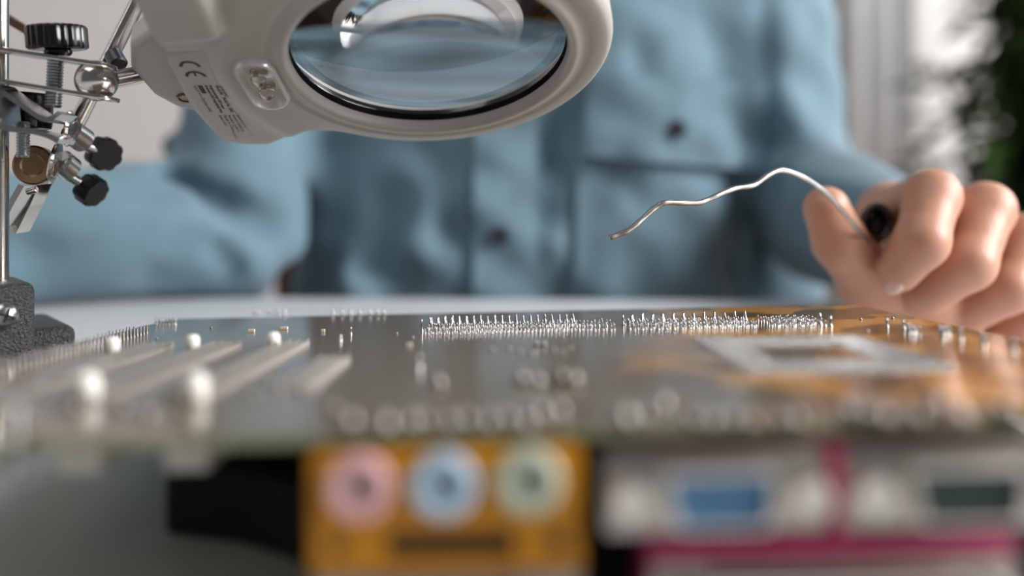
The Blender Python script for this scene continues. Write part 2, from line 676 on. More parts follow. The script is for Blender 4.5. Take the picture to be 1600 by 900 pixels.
# the tall single pins, told apart one by one
for (x, y, hh, rr) in ((659, 517, 0.0040, 0.0005), (1297, 510, 0.0034, 0.0007), (1281, 508, 0.0040, 0.0008), (973, 507, 0.0034, 0.0006), (981, 509, 0.0026, 0.0005),
                       (1386, 510, 0.0026, 0.0005), (1412, 513, 0.0026, 0.0005), (1470, 523, 0.0024, 0.0006), (1500, 530, 0.0030, 0.0007), (1536, 540, 0.0032, 0.0007), (1583, 548, 0.0028, 0.0007),
                       (548, 522, 0.0024, 0.0004), (532, 533, 0.0020, 0.0005), (655, 575, 0.0032, 0.0006), (893, 507, 0.0022, 0.0004)):
    q = B(x, y)
    pin_mesh('solder_pin', [(q.x, q.y)], rr * 0.8, hh, rr * 1.3, 0, kind=None, seg=10)
s = [(B(x, y).x, B(x, y).y) for (x, y) in ((1418, 516), (1424, 518), (1430, 520), (1436, 522), (1421, 521), (1428, 523), (1468, 519), (1476, 522), (1480, 520), (1484, 524), (1474, 527))]
pin_mesh('connector_pins', s, 0.00030, 0.0022, 0.0005)
# processor socket: square ring of fine pins
cx0, cx1 = B(1085, 532).x, B(1340, 530).x
cy0, cy1 = B(1300, 580).y, B(1200, 531).y
n = 31
s = []
for i in range(n):
    for j in range(n):
        if 7 <= i < n - 7 and 7 <= j < n - 7: continue
        s.append((cx0 + (cx1 - cx0) * i / (n - 1), cy0 + (cy1 - cy0) * j / (n - 1)))
pin_mesh('processor_socket_pins', s, 0.00026, 0.0013, 0.00050, seg=5)
# expansion slots: pin strips running away from the camera
XS = (-0.1056, -0.0853, -0.0650)
yn, yf = 0.172 - BN, 0.262 - BN
def slot_pins(xc, y0, y1, rows, dx, label):
    s = []
    for r in range(rows):
        y = y0 + (0.0006 if r % 2 else 0)
        while y < y1:
            s.append((xc + (r - (rows - 1) / 2) * dx, y)); y += 0.00127
    pin_mesh('slot_pins', s, 0.00026, 0.0015, 0.00042, m=M_dull, label=label)
for k, xc in enumerate(XS):
    slot_pins(xc, yn, yf, 4, 0.0026, 'pin strip of an expansion slot')
slot_pins(-0.0455, 0.182 - BN, 0.226 - BN, 4, 0.0022, 'short pin strip beside the three long strips')
# rows near the left border
s = []
for r in range(2):
    y = 0.150 - BN
    while y < 0.300 - BN:
        s.append((-0.1300 + r * 0.0045, y)); y += 0.00254
pin_mesh('connector_pins', s, 0.00032, 0.0028, 0.0006, m=M_dull)
# white nylon pegs poking through the board from the slots
def peg(px, py, r=0.0021, hh=0.0042):
    q = B(px, py)
    prof = [(r, -0.001), (r, hh * 0.62), (r * 0.92, hh * 0.80), (r * 0.66, hh * 0.94), (r * 0.25, hh)]
    add('peg', lathe((q.x, q.y, 0), (0, 0, 1), prof, 18), M_white, mb, True, 'white plastic peg')
for (px, py) in ((137, 626), (306, 626)): peg(px, py, 0.0024, 0.0056)
for (px, py) in ((176, 549), (301, 545), (427, 541)): peg(px, py, 0.0020, 0.0042)
# small solder lumps and chips
def lump(px, py, r, hh, m=M_dull, name='solder_joint'):
    q = B(px, py)
    prof = [(r * 1.25, 0), (r * 1.05, hh * 0.35), (r * 0.72, hh * 0.7), (r * 0.35, hh * 0.95), (r * 0.1, hh)]
    add(name, lathe((q.x, q.y, 0), (0, 0, 1), prof, 14), m, mb, True)
for (px, py, r, hh) in ((685, 604, 0.0011, 0.0026), (815, 600, 0.0013, 0.0030), (840, 602, 0.0011, 0.0026), (877, 598, 0.0012, 0.0030), (898, 600, 0.0013, 0.0030),
                        (838, 541, 0.0006, 0.0018), (850, 541, 0.0006, 0.0018), (770, 548, 0.0006, 0.001), (795, 546, 0.0007, 0.001), (812, 550, 0.0006, 0.001), (832, 554, 0.0008, 0.0012), (866, 549, 0.0006, 0.001), (880, 551, 0.0005, 0.001), (892, 546, 0.0005, 0.001),
                        (545, 668, 0.0016, 0.003), (600, 672, 0.0016, 0.0032), (640, 668, 0.0013, 0.0028), (660, 665, 0.0012, 0.0026), (700, 668, 0.0012, 0.0026), (725, 665, 0.0013, 0.0026), (760, 667, 0.0012, 0.0026), (790, 664, 0.0012, 0.0026), (842, 655, 0.0014, 0.003), (870, 652, 0.0014, 0.003), (820, 668, 0.0012, 0.0026),
                        (975, 664, 0.0016, 0.0034), (1035, 642, 0.0014, 0.003), (1005, 655, 0.0012, 0.0022), (1080, 662, 0.0011, 0.002), (1110, 664, 0.0011, 0.002), (1140, 663, 0.0011, 0.002), (1170, 664, 0.0011, 0.002), (1215, 662, 0.0012, 0.0022), (1240, 662, 0.0012, 0.0022), (1325, 655, 0.0013, 0.003), (1350, 658, 0.0012, 0.0026), (1380, 660, 0.0012, 0.0026), (1430, 660, 0.0012, 0.0026), (1462, 640, 0.0015, 0.003), (1500, 660, 0.0012, 0.0026), (1560, 652, 0.0014, 0.003), (1585, 655, 0.0012, 0.0026),
                        (1290, 545, 0.0005, 0.0008), (1395, 498, 0.0005, 0.0008), (1345, 500, 0.0005, 0.0008), (1355, 518, 0.0005, 0.0008), (245, 530, 0.0004, 0.0008), (330, 513, 0.0004, 0.0008), (620, 522, 0.0004, 0.0008), (645, 528, 0.0004, 0.0008), (470, 610, 0.0010, 0.002), (110, 640, 0.0016, 0.002), (190, 640, 0.0016, 0.002), (230, 650, 0.0014, 0.002), (395, 620, 0.0010, 0.0014), (420, 600, 0.0008, 0.0014), (520, 640, 0.0012, 0.0016), (60, 600, 0.001, 0.0015)):
    lump(px, py, r, hh)
for (px, py, sx, sy) in ((393, 519, 0.0022, 0.0012), (444, 515, 0.0026, 0.0014), (505, 519, 0.0012, 0.001), (640, 541, 0.0016, 0.001)):
    q = B(px, py)
    box('chip', (q.x, q.y, 0.0005), (sx, sy, 0.001), M_chip, mb, bev=0.0001, seg=1)

# --- underside: expansion slots
UT = -0.0016
def slot_body(xc, y0, y1, hgt, m, name, w=0.0085):
    o = box(name, (xc, (y0 + y1) / 2, UT - hgt / 2), (w, y1 - y0, hgt), m, mb, bev=0.0006)
    box('slot_groove', (xc, (y0 + y1) / 2, UT - hgt), (0.0018, (y1 - y0) - 0.006, 0.0006), M_hole, o)
for xc in XS:
    slot_body(xc + 0.003, 0.166 - BN, 0.258 - BN, 0.0105, M_slotw, 'expansion_slot')
slot_body(-0.042, 0.182 - BN, 0.252 - BN, 0.0105, M_slotb, 'graphics_slot')
slot_body(0.0 + (xa + xb) / 2, y_d0 - 0.001, y_d0 + 0.008, 0.010, M_slotb, 'memory_slot', w=xb - xa)
for (x, y, r, hh) in ((-0.018, 0.050, 0.004, 0.012), (-0.006, 0.052, 0.004, 0.012), (0.014, 0.050, 0.005, 0.014), (0.10, 0.05, 0.004, 0.012), (-0.12, 0.03, 0.003, 0.009)):
    add('capacitor', lathe((x, y, UT), (0, 0, -1), [(r * 0.94, 0), (r, 0.0006), (r, hh - 0.0008), (r * 0.9, hh), ], 20), M_capb, mb, 40)

# --- ports along the near edge
UT2 = UT - 0.0012  # top of the port bodies
YF = -0.0045       # front of the port bodies in board coordinates
def PX(px, d=0.1365): return (px - 800) * d / F
def frontz(py, x, d=0.1365):
    """height of a front-face spot, in board coordinates (about)"""
    return (MBI @ Vector((x, d, H + (HZ - py) * d / F))).z

# audio block (yellow) with three jacks, joystick port under it
ab = empty('audio_port_block'); ab.parent = mb
ab['label'] = 'yellow audio port block with three round jacks'
x0, x1 = PX(482), PX(908)
zt, zm = UT2, frontz(886, 0)
holes = [(PX(563), frontz(752, 0), M_pinkj, 'pink audio jack'), (PX(693), frontz(752, 0), M_bluej, 'blue audio jack'), (PX(825), frontz(748, 0), M_greenj, 'pale green audio jack')]
box('housing', ((x0 + x1) / 2, YF + 0.0125, (zt + zm) / 2), (x1 - x0, 0.022, zt - zm), M_yellow, ab, bev=0.0004)
# front bezel pieces around the recessed slot
for (ax0, ax1, py0, py1) in ((486, 600, 826, 886), (800, 904, 826, 886), (486, 904, 694, 826), (600, 800, 866, 886)):
    za, zb = min(frontz(py0, 0), UT2), frontz(py1, 0)
    box('bezel', ((PX(ax0) + PX(ax1)) / 2, YF + 0.0005, (za + zb) / 2), (PX(ax1) - PX(ax0), 0.002, za - zb), M_yellow, ab, bev=0.0002, seg=1)
box('recess', ((PX(600) + PX(800)) / 2, YF + 0.0014, (frontz(826, 0) + frontz(866, 0)) / 2), (PX(800) - PX(600), 0.0006, frontz(826, 0) - frontz(866, 0)), M_hole, ab)
for px in (527, 868):
    add('pin_hole', lathe((PX(px), YF - 0.0006, frontz(845, 0)), (0, 1, 0), [(0.0014, 0), (0.0014, 0.001)], 14), M_hole, ab, 40)
for (hx, hz, hm, lb) in holes:
    R = 0.0050
    j = add('jack', lathe((hx, YF - 0.0022, hz), (0, 1, 0), [(0.0019, 0.0012), (0.0023, 0.0002), (0.0042, 0.0), (R, 0.0006), (R, 0.0024)], 28, cap=False), hm, ab, 40, lb)
    add('jack_hole', lathe((hx, YF - 0.0011, hz), (0, 1, 0), [(0.0020, 0), (0.0020, 0.0008)], 18), M_hole, ab, 40)


def dsub(name, label, xc, zc, w, hgt, iw, ih, insert, mshell=M_shell, posts=True):
    p = empty(name); p.parent = mb; p['label'] = label
    yf = YF
    box('flange', (xc, yf + 0.0004, zc), (w, 0.0012, hgt), M_flange, p, bev=0.0005)
    box('rear_housing', (xc, yf + 0.0080, zc), (w * 0.92, 0.014, hgt * 0.92), M_slotb if insert is not M_magenta else M_magenta, p)
    def dshape(a, b, y, r=0.0012):
        pts = []
        tp = ((-a / 2, b / 2), (a / 2, b / 2), (a / 2 - b * 0.16, -b / 2), (-a / 2 + b * 0.16, -b / 2))
        cs = [Vector((q[0], q[1])) for q in tp]
        for i in range(4):
            c, pr, nx_ = cs[i], cs[i - 1], cs[(i + 1) % 4]
            e1, e2 = (pr - c).normalized() * r, (nx_ - c).normalized() * r
            for k in range(5):
                t = k / 4
                q = (c + e1) * (1 - t) ** 2 + c * 2 * t * (1 - t) + (c + e2) * t * t
                pts.append(Vector((xc + q.x, y, zc + q.y)))
        return pts
    outer = dshape(iw, ih, yf - 0.0052)
    inner = dshape(iw - 0.0012, ih - 0.0012, yf - 0.0052)
    v = outer + [q + Vector((0, 0.0055, 0)) for q in outer] + inner + [q + Vector((0, 0.0055, 0)) for q in inner]
    n_ = len(outer)
    f = []
    for i in range(n_):
        k = (i + 1) % n_
        f += [(i, k, n_ + k, n_ + i), (2 * n_ + i, 3 * n_ + i, 3 * n_ + k, 2 * n_ + k), (i, 2 * n_ + i, 2 * n_ + k, k)]
    add('shell', pydata(v, f), mshell, p, 40)
    ins = add('insert', extrude_poly(dshape(iw - 0.0014, ih - 0.0014, yf - 0.0040), (0, 0.0042, 0)), insert, p)
    for r in range(2 if iw > 0.02 else 3):
        for k in range(5 if iw < 0.03 else 12):
            q = (xc + (k - (2 if iw < 0.03 else 5.5)) * 0.0027 + r * 0.0012, yf - 0.0043, zc + (0.5 - r) * 0.0028)
            if iw < 0.03 or True:
                add('contact_hole', lathe(q, (0, 1, 0), [(0.0005, 0), (0.0005, 0.0006)], 8), M_hole, p)
    if posts:
        for sx in (-1, 1):
            add('screw_post', lathe((xc + sx * (w / 2 - 0.0036), yf - 0.0048, zc), (0, 1, 0), [(0.0012, 0.0008), (0.0013, 0), (0.0024, 0), (0.0027, 0.0005), (0.0027, 0.005)], 6 * 3), mshell, p, 40)
    return p


# joystick port below the yellow block
dsub('joystick_port', 'metal shelled port under the yellow jacks', (x0 + x1) / 2, zm - 0.0064, x1 - x0 - 0.001, 0.0125, 0.025, 0.0082, M_yellow)
# graphics and serial ports side by side over the printer port
zc = (UT2 + frontz(830, 0.03)) / 2
hh = UT2 - frontz(830, 0.03)
dsub('video_port', 'blue fifteen-hole video port with silver shell', (PX(942) + PX(1290)) / 2, zc, PX(1290) - PX(942), hh, PX(1215) - PX(1045), 0.0086, M_vga)
dsub('serial_port', 'dark serial port with silver shell', (PX(1312) + PX(1662)) / 2, zc, PX(1662) - PX(1312), hh, PX(1590) - PX(1412), 0.0086, M_serial)
ph = box('printer_port_housing', ((PX(1012) + PX(1574)) / 2, YF + 0.0150, (UT2 + frontz(1010, 0.05)) / 2), (PX(1574) - PX(1012), 0.018, UT2 - frontz(1010, 0.05)), M_magenta, mb, bev=0.0006, label='magenta plastic printer port housing')
box('housing_lip', ((PX(1012) + PX(1574)) / 2, YF + 0.0002, (frontz(834, 0.05) + frontz(864, 0.05)) / 2), (PX(1574) - PX(1012), 0.0030, frontz(834, 0.05) - frontz(864, 0.05)), M_magenta, ph, bev=0.0004)
box('housing_rib', (PX(1301), YF + 0.0005, (UT2 + frontz(836, 0.05)) / 2), (0.0019, 0.003, UT2 - frontz(836, 0.05)), M_magenta, ph, bev=0.0003)
dsub('printer_port', 'long silver printer port under the video port', (PX(1012) + PX(1574)) / 2, frontz(864, 0.05) - 0.0064, PX(1574) - PX(1012), 0.0125, 0.040, 0.0086, M_magenta)
# grounding clip at the near border
q = B(14, 692)
add('ground_clip', strip([(q.x - 0.0008, 0.002, 0.0072), (q.x - 0.0006, 0.0012, 0.004), (q.x, 0.0002, 0.0), (q.x + 0.0004, -0.0006, -0.004), (q.x + 0.0005, 0.001, -0.0055)], 0.0012, 0.0006, (1, 0, 0)), M_steel, mb, True, 'thin metal clip')

# ------------------------------------------------------------------ dark pad standing in for the shade under the board
filler = add('shade_filler', extrude_poly([Vector((x, y, 0.0)) for x, y in ((-0.077, 0.330), (-0.078, 0.195), (-0.060, 0.190), (-0.046, 0.182), (-0.036, 0.166), (0.125, 0.166), (0.130, 0.172), (0.130, 0.330))], (0, 0, 0.0165), 0.002, 2), M_shadefill, None, 40)
tag(filler, 'black pad added for the deep shade under the motherboard', 'filler')

# ------------------------------------------------------------------ helping-hand stand with magnifier lamp
st = empty('magnifier_stand', (-0.19, 0.29, 0))
tag(st, 'metal helping-hand stand with black base and grey magnifier lamp', 'magnifier stand')
def toS(me_obj):
    me_obj.parent = st
    me_obj.matrix_parent_inverse = Matrix.Translation(st.location).inverted()
    return me_obj
def sp(o):      # parent a world-space mesh to the stand
    return toS(o)

# base, turned a little on the table
YAW = math.radians(40)
RZ = Matrix.Rotation(YAW, 3, 'Z')
ex, ey = RZ @ Vector((1, 0, 0)), RZ @ Vector((0, 1, 0))
c0 = P(57, 441, 0.290)
bm = bmesh.new()
cc = Vector((c0.x, c0.y, 0)) - ex * 0.026 + ey * 0.015
bm_box(bm, (cc.x, cc.y, c0.z / 2), (0.052, 0.030, c0.z), RZ, 0.0030, 3)
sp(add('base_block', mesh_of(bm), M_iron, None, 40))
c1 = P(121, 508, 0.318)
bm = bmesh.new()
cc = Vector((c1.x, c1.y, 0)) - ex * 0.045 + ey * 0.022
bm_box(bm, (cc.x, cc.y, c1.z / 2), (0.090, 0.044, c1.z), RZ, 0.0035, 3)
sp(add('base_foot', mesh_of(bm), M_iron, None, 40))
scp = Vector((c0.x, c0.y, 0)) - ex * 0.0098
scp.z = P(26, 490, 0.284).z
scr = sp(add('base_screw', lathe(scp, -ey, [(0.0024, -0.001), (0.0024, 0.0016), (0.0042, 0.0018), (0.0042, 0.0030), (0.0039, 0.0042), (0.0031, 0.0054), (0.0020, 0.0061), (0.0006, 0.0064)], 28), M_zinc, None, 40))
for a in (0.35, 0.35 + PI / 2):
    o = box('screw_slot', (0, 0, 0), (0.0046, 0.0012, 0.0007), M_hole, None, rot=RZ @ Matrix.Rotation(a, 3, 'Y'))
    o.location = scp - ey * 0.0060
    o.parent = scr
sp(rod('pole', (-0.1738, 0.296, 0.040), (-0.1738, 0.296, 0.60), 0.0030, M_chrome, None, 24))

# upper clamp: two plates holding a ball
def plate(pxa, pya, pxb, pyb, Y, w, th):
    a, b = P(pxa, pya, Y), P(pxb, pyb, Y)
    t = (b - a).normalized()
    wv_ = Vector((0, 1, 0))
    pts = [a - wv_ * w / 2]
    for k in range(9):
        an = -PI / 2 + PI * k / 8
        pts.append(b - t * w / 2 * 0.7 + t * math.cos(an) * w / 2 * 0.7 + wv_ * math.sin(an) * w / 2)
    pts.append(a + wv_ * w / 2)
    nrm = t.cross(wv_).normalized()
    return extrude_poly([q - nrm * th / 2 for q in pts], nrm * th, 0.0003, 2)
sp(add('clamp_plate', plate(-60, 69, 180, 106, 0.288, 0.0125, 0.0015), M_chrome, None, 35))
sp(add('clamp_plate', plate(-60, 117, 184, 157, 0.288, 0.0125, 0.0015), M_chrome, None, 35))
ballc = P(151, 126, 0.288)
prof = [(0.0068 * math.sin(PI * k / 20), 0.0068 * (1 - math.cos(PI * k / 20))) for k in range(1, 20)]
sp(add('ball_joint', lathe(ballc - Vector((0.0068, 0, 0)), (1, 0, 0), prof, 32), M_chrome, None, True))
sp(thread('clamp_screw', P(88, 74, 0.288), P(83, 168, 0.288), 0.0027, 0.00098, M_zinc, None))
# knurled black thumb nut
kc = P(91, 84, 0.288)
kax = (P(89, 40, 0.288) - P(91, 84, 0.288)).normalized() + Vector((0.0, -0.06, 0.0))
x_, y_, d_ = basis(kax)
v, f = [], []
NS = 96
prof = [(0.0086, 0.0014), (0.0094, 0.0020), (0.0094, 0.0082), (0.0088, 0.0090), (0.0070, 0.0092)]
for r, t in prof:
    for k in range(NS):
        a = 2 * PI * k / NS
        rr = r - 0.00055 * (0.5 + 0.5 * math.cos(22 * a)) ** 2
        v.append(kc + d_ * t + (x_ * math.cos(a) + y_ * math.sin(a)) * rr)
for i in range(len(prof) - 1):
    for k in range(NS):
        f.append((i * NS + k, i * NS + (k + 1) % NS, (i + 1) * NS + (k + 1) % NS, (i + 1) * NS + k))
f.append(tuple(range(NS - 1, -1, -1)))
f.append(tuple((len(prof) - 1) * NS + k for k in range(NS)))
kn = sp(add('thumb_nut', pydata(v, f), M_blackpl, None, 40))
sp(rod('nut_collar', kc - d_ * 0.0008, kc + d_ * 0.0018, 0.0043, M_blackpl, None, 24))

# swivel rods and lower clamps behind
sp(rod('swivel_rod', P(118, 196, 0.315), P(232, -30, 0.315), 0.0028, M_chrome, None, 20))
sp(rod('rod_end_cap', P(176, 84, 0.305), P(187, 102, 0.302), 0.0030, M_capb, None, 18))
sp(add('clip_bar', strip([P(-10, 14, 0.335), P(20, 34, 0.335), P(47, 50, 0.335)], 0.004, 0.0030), M_brass, None))
sp(add('lower_bracket', strip(spline([P(6, 136, 0.286), P(18, 146, 0.286), P(52, 170, 0.286), P(78, 187, 0.286), P(92, 187, 0.286), P(106, 178, 0.288)], 5), 0.0105, 0.0016), M_steel, None, 35))
sp(add('lower_bracket', strip(spline([P(4, 138, 0.284), P(11, 144, 0.284), P(15, 188, 0.284), P(22, 202, 0.284), P(58, 206, 0.284), P(86, 213, 0.284), P(104, 222, 0.284)], 5), 0.0105, 0.0016), M_steel, None, 35))
sp(add('bracket_leg', strip([P(2, 142, 0.282), P(4, 186, 0.282), P(-4, 194, 0.282)], 0.0105, 0.0022), M_chrome, None))
sp(add('thumb_nut', lathe(P(44, 204, 0.300), (0.05, 0, 1), [(0.0045, 0.0), (0.0072, 0.001), (0.0074, 0.0024), (0.0074, 0.0118), (0.0066, 0.0128), (0.003, 0.013)], 32), M_blackpl, None, 30))
sp(thread('bracket_screw', P(36, 190, 0.290), P(36, 246, 0.290), 0.0022, 0.00098, M_zinc, None))
sp(add('swivel_disc', lathe(P(52, 258, 0.300), (0.15, -1, 0), [(0.0055, -0.005), (0.0066, -0.0044), (0.0068, 0.0002), (0.0062, 0.0008), (0.0040, 0.0010), (0.0034, 0.0006), (0.0012, 0.0006)], 30), M_brass, None, 30))
sp(add('washer', lathe(P(82, 254, 0.304), (0.9, 0.28, -0.2), [(0.0030, 0), (0.0072, 0), (0.0076, 0.0006), (0.0072, 0.0014), (0.0030, 0.0014)], 28), M_chrome, None, 30))
sp(add('washer', lathe(P(104, 200, 0.296), (0.9, 0.30, -0.1), [(0.0024, 0), (0.0060, 0), (0.0064, 0.0006), (0.0060, 0.0014), (0.0024, 0.0014)], 28), M_chrome, None, 30))
sp(rod('joint_body', P(108, 204, 0.305), P(134, 222, 0.312), 0.0044, M_steel, None, 18))
sp(rod('joint_body', P(92, 250, 0.312), P(112, 266, 0.318), 0.0046, M_steel, None, 18))
def wing(px, py, Y, r, ax, th):
    c = P(px, py, Y)
    ax = Vector(ax).normalized()
    x, y, d = basis(ax)
    n_ = 60
    v, f = [], []
    pr = [(0.55, 0.0), (0.92, 0.0), (1.0, 0.14), (1.0, 0.86), (0.92, 1.0), (0.55, 1.0)]
    for rr, t in pr:
        for k in range(n_):
            a = 2 * PI * k / n_
            q = r * rr * (1 - 0.09 * (0.5 + 0.5 * math.cos(8 * a)) ** 2)
            v.append(c + d * (t - 0.5) * th + (x * math.cos(a) + y * math.sin(a)) * q)
    for i in range(len(pr) - 1):
        for k in range(n_):
            f.append((i * n_ + k, i * n_ + (k + 1) % n_, (i + 1) * n_ + (k + 1) % n_, (i + 1) * n_ + k))
    f.append(tuple(range(n_ - 1, -1, -1)))
    f.append(tuple((len(pr) - 1) * n_ + k for k in range(n_)))
    return pydata(v, f)
sp(rod('knob_shaft', P(128, 226, 0.318), P(156, 238, 0.325), 0.0019, M_zinc, None, 14))
sp(add('clamp_knob', wing(162, 240, 0.327, 0.0064, (0.75, -0.65, -0.25), 0.0062), M_knob, None, 40))
sp(rod('knob_shaft', P(92, 266, 0.318), P(136, 292, 0.324), 0.0019, M_zinc, None, 14))
sp(add('clamp_knob', wing(142, 297, 0.326, 0.0058, (0.86, -0.25, -0.50), 0.0066), M_knob, None, 40))
# crocodile clip hanging from the lower swivel
cl = sp(add('clip_jaw', strip([P(66, 286, 0.318), P(52, 318, 0.316), P(30, 362, 0.312)], 0.0060, 0.0032, (0.3, 1, 0.1)), M_chrome, None))
sp(add('clip_jaw', strip([P(44, 288, 0.312), P(28, 316, 0.310), P(10, 352, 0.308)], 0.0060, 0.0026, (0.3, 1, 0.1)), M_steel, None))
sp(rod('clip_pivot', P(42, 300, 0.306), P(58, 296, 0.306), 0.0012, M_chrome, None, 12))

# ---- magnifier lamp: local axes u (towards the handle), v (away and down), w (underside, to the camera)
tt, aa = math.radians(24), math.radians(5)
U = Vector((-math.cos(aa), 0, -math.sin(aa)))
Vv = Vector((0, math.cos(tt), -math.sin(tt)))
Vv = (Vv - U * U.dot(Vv)).normalized()
W = U.cross(Vv)
if W.z > 0: W = -W
MC = P(672, 79, 0.285)
flip = U.cross(Vv).dot(W) < 0
def m2w(pts):
    pts = np.asarray(pts, float)
    B_ = np.array([U, Vv, W])
    return pts @ B_ + np.array(MC)

FAN = [(0.030, 0.040), (0.050, 0.0405), (0.0605, 0.0475), (0.068, 0.0527), (0.0770, 0.0520), (0.0850, 0.0480), (0.0866, 0.0240), (0.0838, -0.005), (0.0765, -0.040), (0.071, -0.050), (0.062, -0.050), (0.050, -0.0405), (0.030, -0.040)]
LC = (0.0560, 0.0046)


def lamp_sdf(u, v, w):
    rr = np.sqrt(u * u + v * v)
    # ring
    out2 = smin(rr - 0.0598, poly_sd(u, v, FAN) - 0.0005, 0.010)
    # height of the underside: collar around the lens, dropping to the label face
    rc = np.sqrt(u * u + (v - 0.008) ** 2)
    top = np.where(rc < 0.0, 0, 0.0042 - 0.0004 * np.clip((rr - 0.049) / 0.010, 0, 1))
    step = 1 / (1 + np.exp(-(rc - 0.0695) / 0.0011))
    isfan = 1 / (1 + np.exp(-(u - 0.040) / 0.003))
    top = top - isfan * step * (0.0016 + 0.07 * np.clip(u - 0.064, 0, 1))
    # outer shoulder of the ring rolls over
    top = top - (1 - isfan) * 0.0016 * np.clip((rr - 0.0545) / 0.0055, 0, 1) ** 2
    # groove outside the bezel
    top = top - 0.0007 * np.exp(-((rr - 0.0512) / 0.0010) ** 2)
    bodyw = np.maximum(w - top, -(w + 0.015))
    d = smax(out2, bodyw, 0.0028)
    # lens bezel lip
    lip = np.sqrt((rr - 0.0470) ** 2 + (w - 0.0036) ** 2) - 0.0019
    d = smin(d, lip, 0.0010)
    # battery box
    bu, bv, bw = np.abs(u - 0.0690 - 0.10 * (v + 0.02)) - 0.0100, np.abs(v + 0.0480) - 0.0225, np.abs(w + 0.001) - 0.0090
    bx = np.sqrt(np.maximum(bu + 0.003, 0) ** 2 + np.maximum(bv + 0.003, 0) ** 2 + np.maximum(bw + 0.003, 0) ** 2) + np.minimum(np.maximum(np.maximum(bu, bv), bw) + 0.003, 0) - 0.003
    d = smin(d, bx, 0.003)
    # lens hole
    d = smax(d, 0.0448 - rr, 0.0006)
    # hollow for the led plate
    lo = np.sqrt(np.maximum(np.abs(v - LC[1]) - 0.0085, 0) ** 2 + (u - LC[0]) ** 2)
    d = smax(d, -np.maximum(lo - 0.0048, -(w - 0.0005)), 0.0006)
    return d


st_ = 0.0008
Vl, Fl = surface_nets(lamp_sdf, (-0.064, -0.068, -0.020), (0.092, 0.062, 0.013), st_)
if flip: Fl = Fl[:, ::-1]
lamp = sp(add('magnifier_lamp', pydata(m2w(Vl), Fl), M_lamp, None, True, 'light grey plastic magnifier lamp head'))
def lp(o):
    o.parent = lamp
    o.matrix_parent_inverse = (Matrix.Translation(st.location) @ Matrix.Identity(4)).inverted() if False else Matrix.Identity(4)
    return o


def lamp_face(u, v):
    """height of the underside at (u, v)"""
    u = np.asarray(u, float); v = np.asarray(v, float)
    w = np.full(u.shape, 0.016)
    for _ in range(60):
        w = w - np.clip(lamp_sdf(u, v, w), -0.001, 0.004) * 0.6
    return w


def lathe_uv(cu, cv, profile, seg=64, sv=1.0):
    """profile (r, w) revolved around the w axis at (cu, cv)"""
    v, f = [], []
    n_ = len(profile)
    for r, w in profile:
        for k in range(seg):
            a = 2 * PI * k / seg
            v.append((cu + r * math.cos(a), cv + r * math.sin(a) * sv, w))
    for i in range(n_ - 1):
        for k in range(seg):
            f.append((i * seg + k, i * seg + (k + 1) % seg, (i + 1) * seg + (k + 1) % seg, (i + 1) * seg + k))
    return v, f


def closed(v, f):
    bm = bmesh.new()
    bv = [bm.verts.new(tuple(q)) for q in v]
    for q in f:
        try: bm.faces.new([bv[i] for i in q])
        except ValueError: pass
    bmesh.ops.remove_doubles(bm, verts=bm.verts, dist=1e-6)
    bmesh.ops.recalc_face_normals(bm, faces=bm.faces)
    return mesh_of(bm)


# the lens: a biconvex glass
RL, RC = 0.0447, 0.165
prof = []
N = 24
sag = RC - math.sqrt(RC * RC - RL * RL)
for k in range(N + 1):
    r = RL * k / N
    prof.append((max(r, 1e-7), 0.0012 + sag - (RC - math.sqrt(RC * RC - r * r)) - 0.0022))
for k in range(N, -1, -1):
    r = RL * k / N
    prof.append((max(r, 1e-7), -0.0012 - sag + (RC - math.sqrt(RC * RC - r * r)) - 0.0022))
v, f = lathe_uv(0, 0, prof, 96)
lens = lp(add('lens', closed(m2w(v), f), M_glass, None, 50, 'clear round magnifying lens'))
# dark gasket around the lens
v, f = lathe_uv(0, 0, [(0.0452, 0.0012), (0.0447, 0.0014), (0.0445, -0.0022), (0.0446, -0.0100), (0.0452, -0.0100), (0.0452, 0.0012)], 96)
lp(add('lens_gasket', closed(m2w(v), f), M_blackpl, None, 40))


def oval(ru, rv, w, n_=56):
    """stadium outline of half-width ru, half-length rv"""
    L_ = rv - ru
    out = []
    for k in range(n_):
        a = 2 * PI * k / n_
        c, s_ = math.cos(a), math.sin(a)
        out.append((LC[0] + ru * c, LC[1] + ru * s_ + (L_ if s_ >= 0 else -L_), w))
    return out


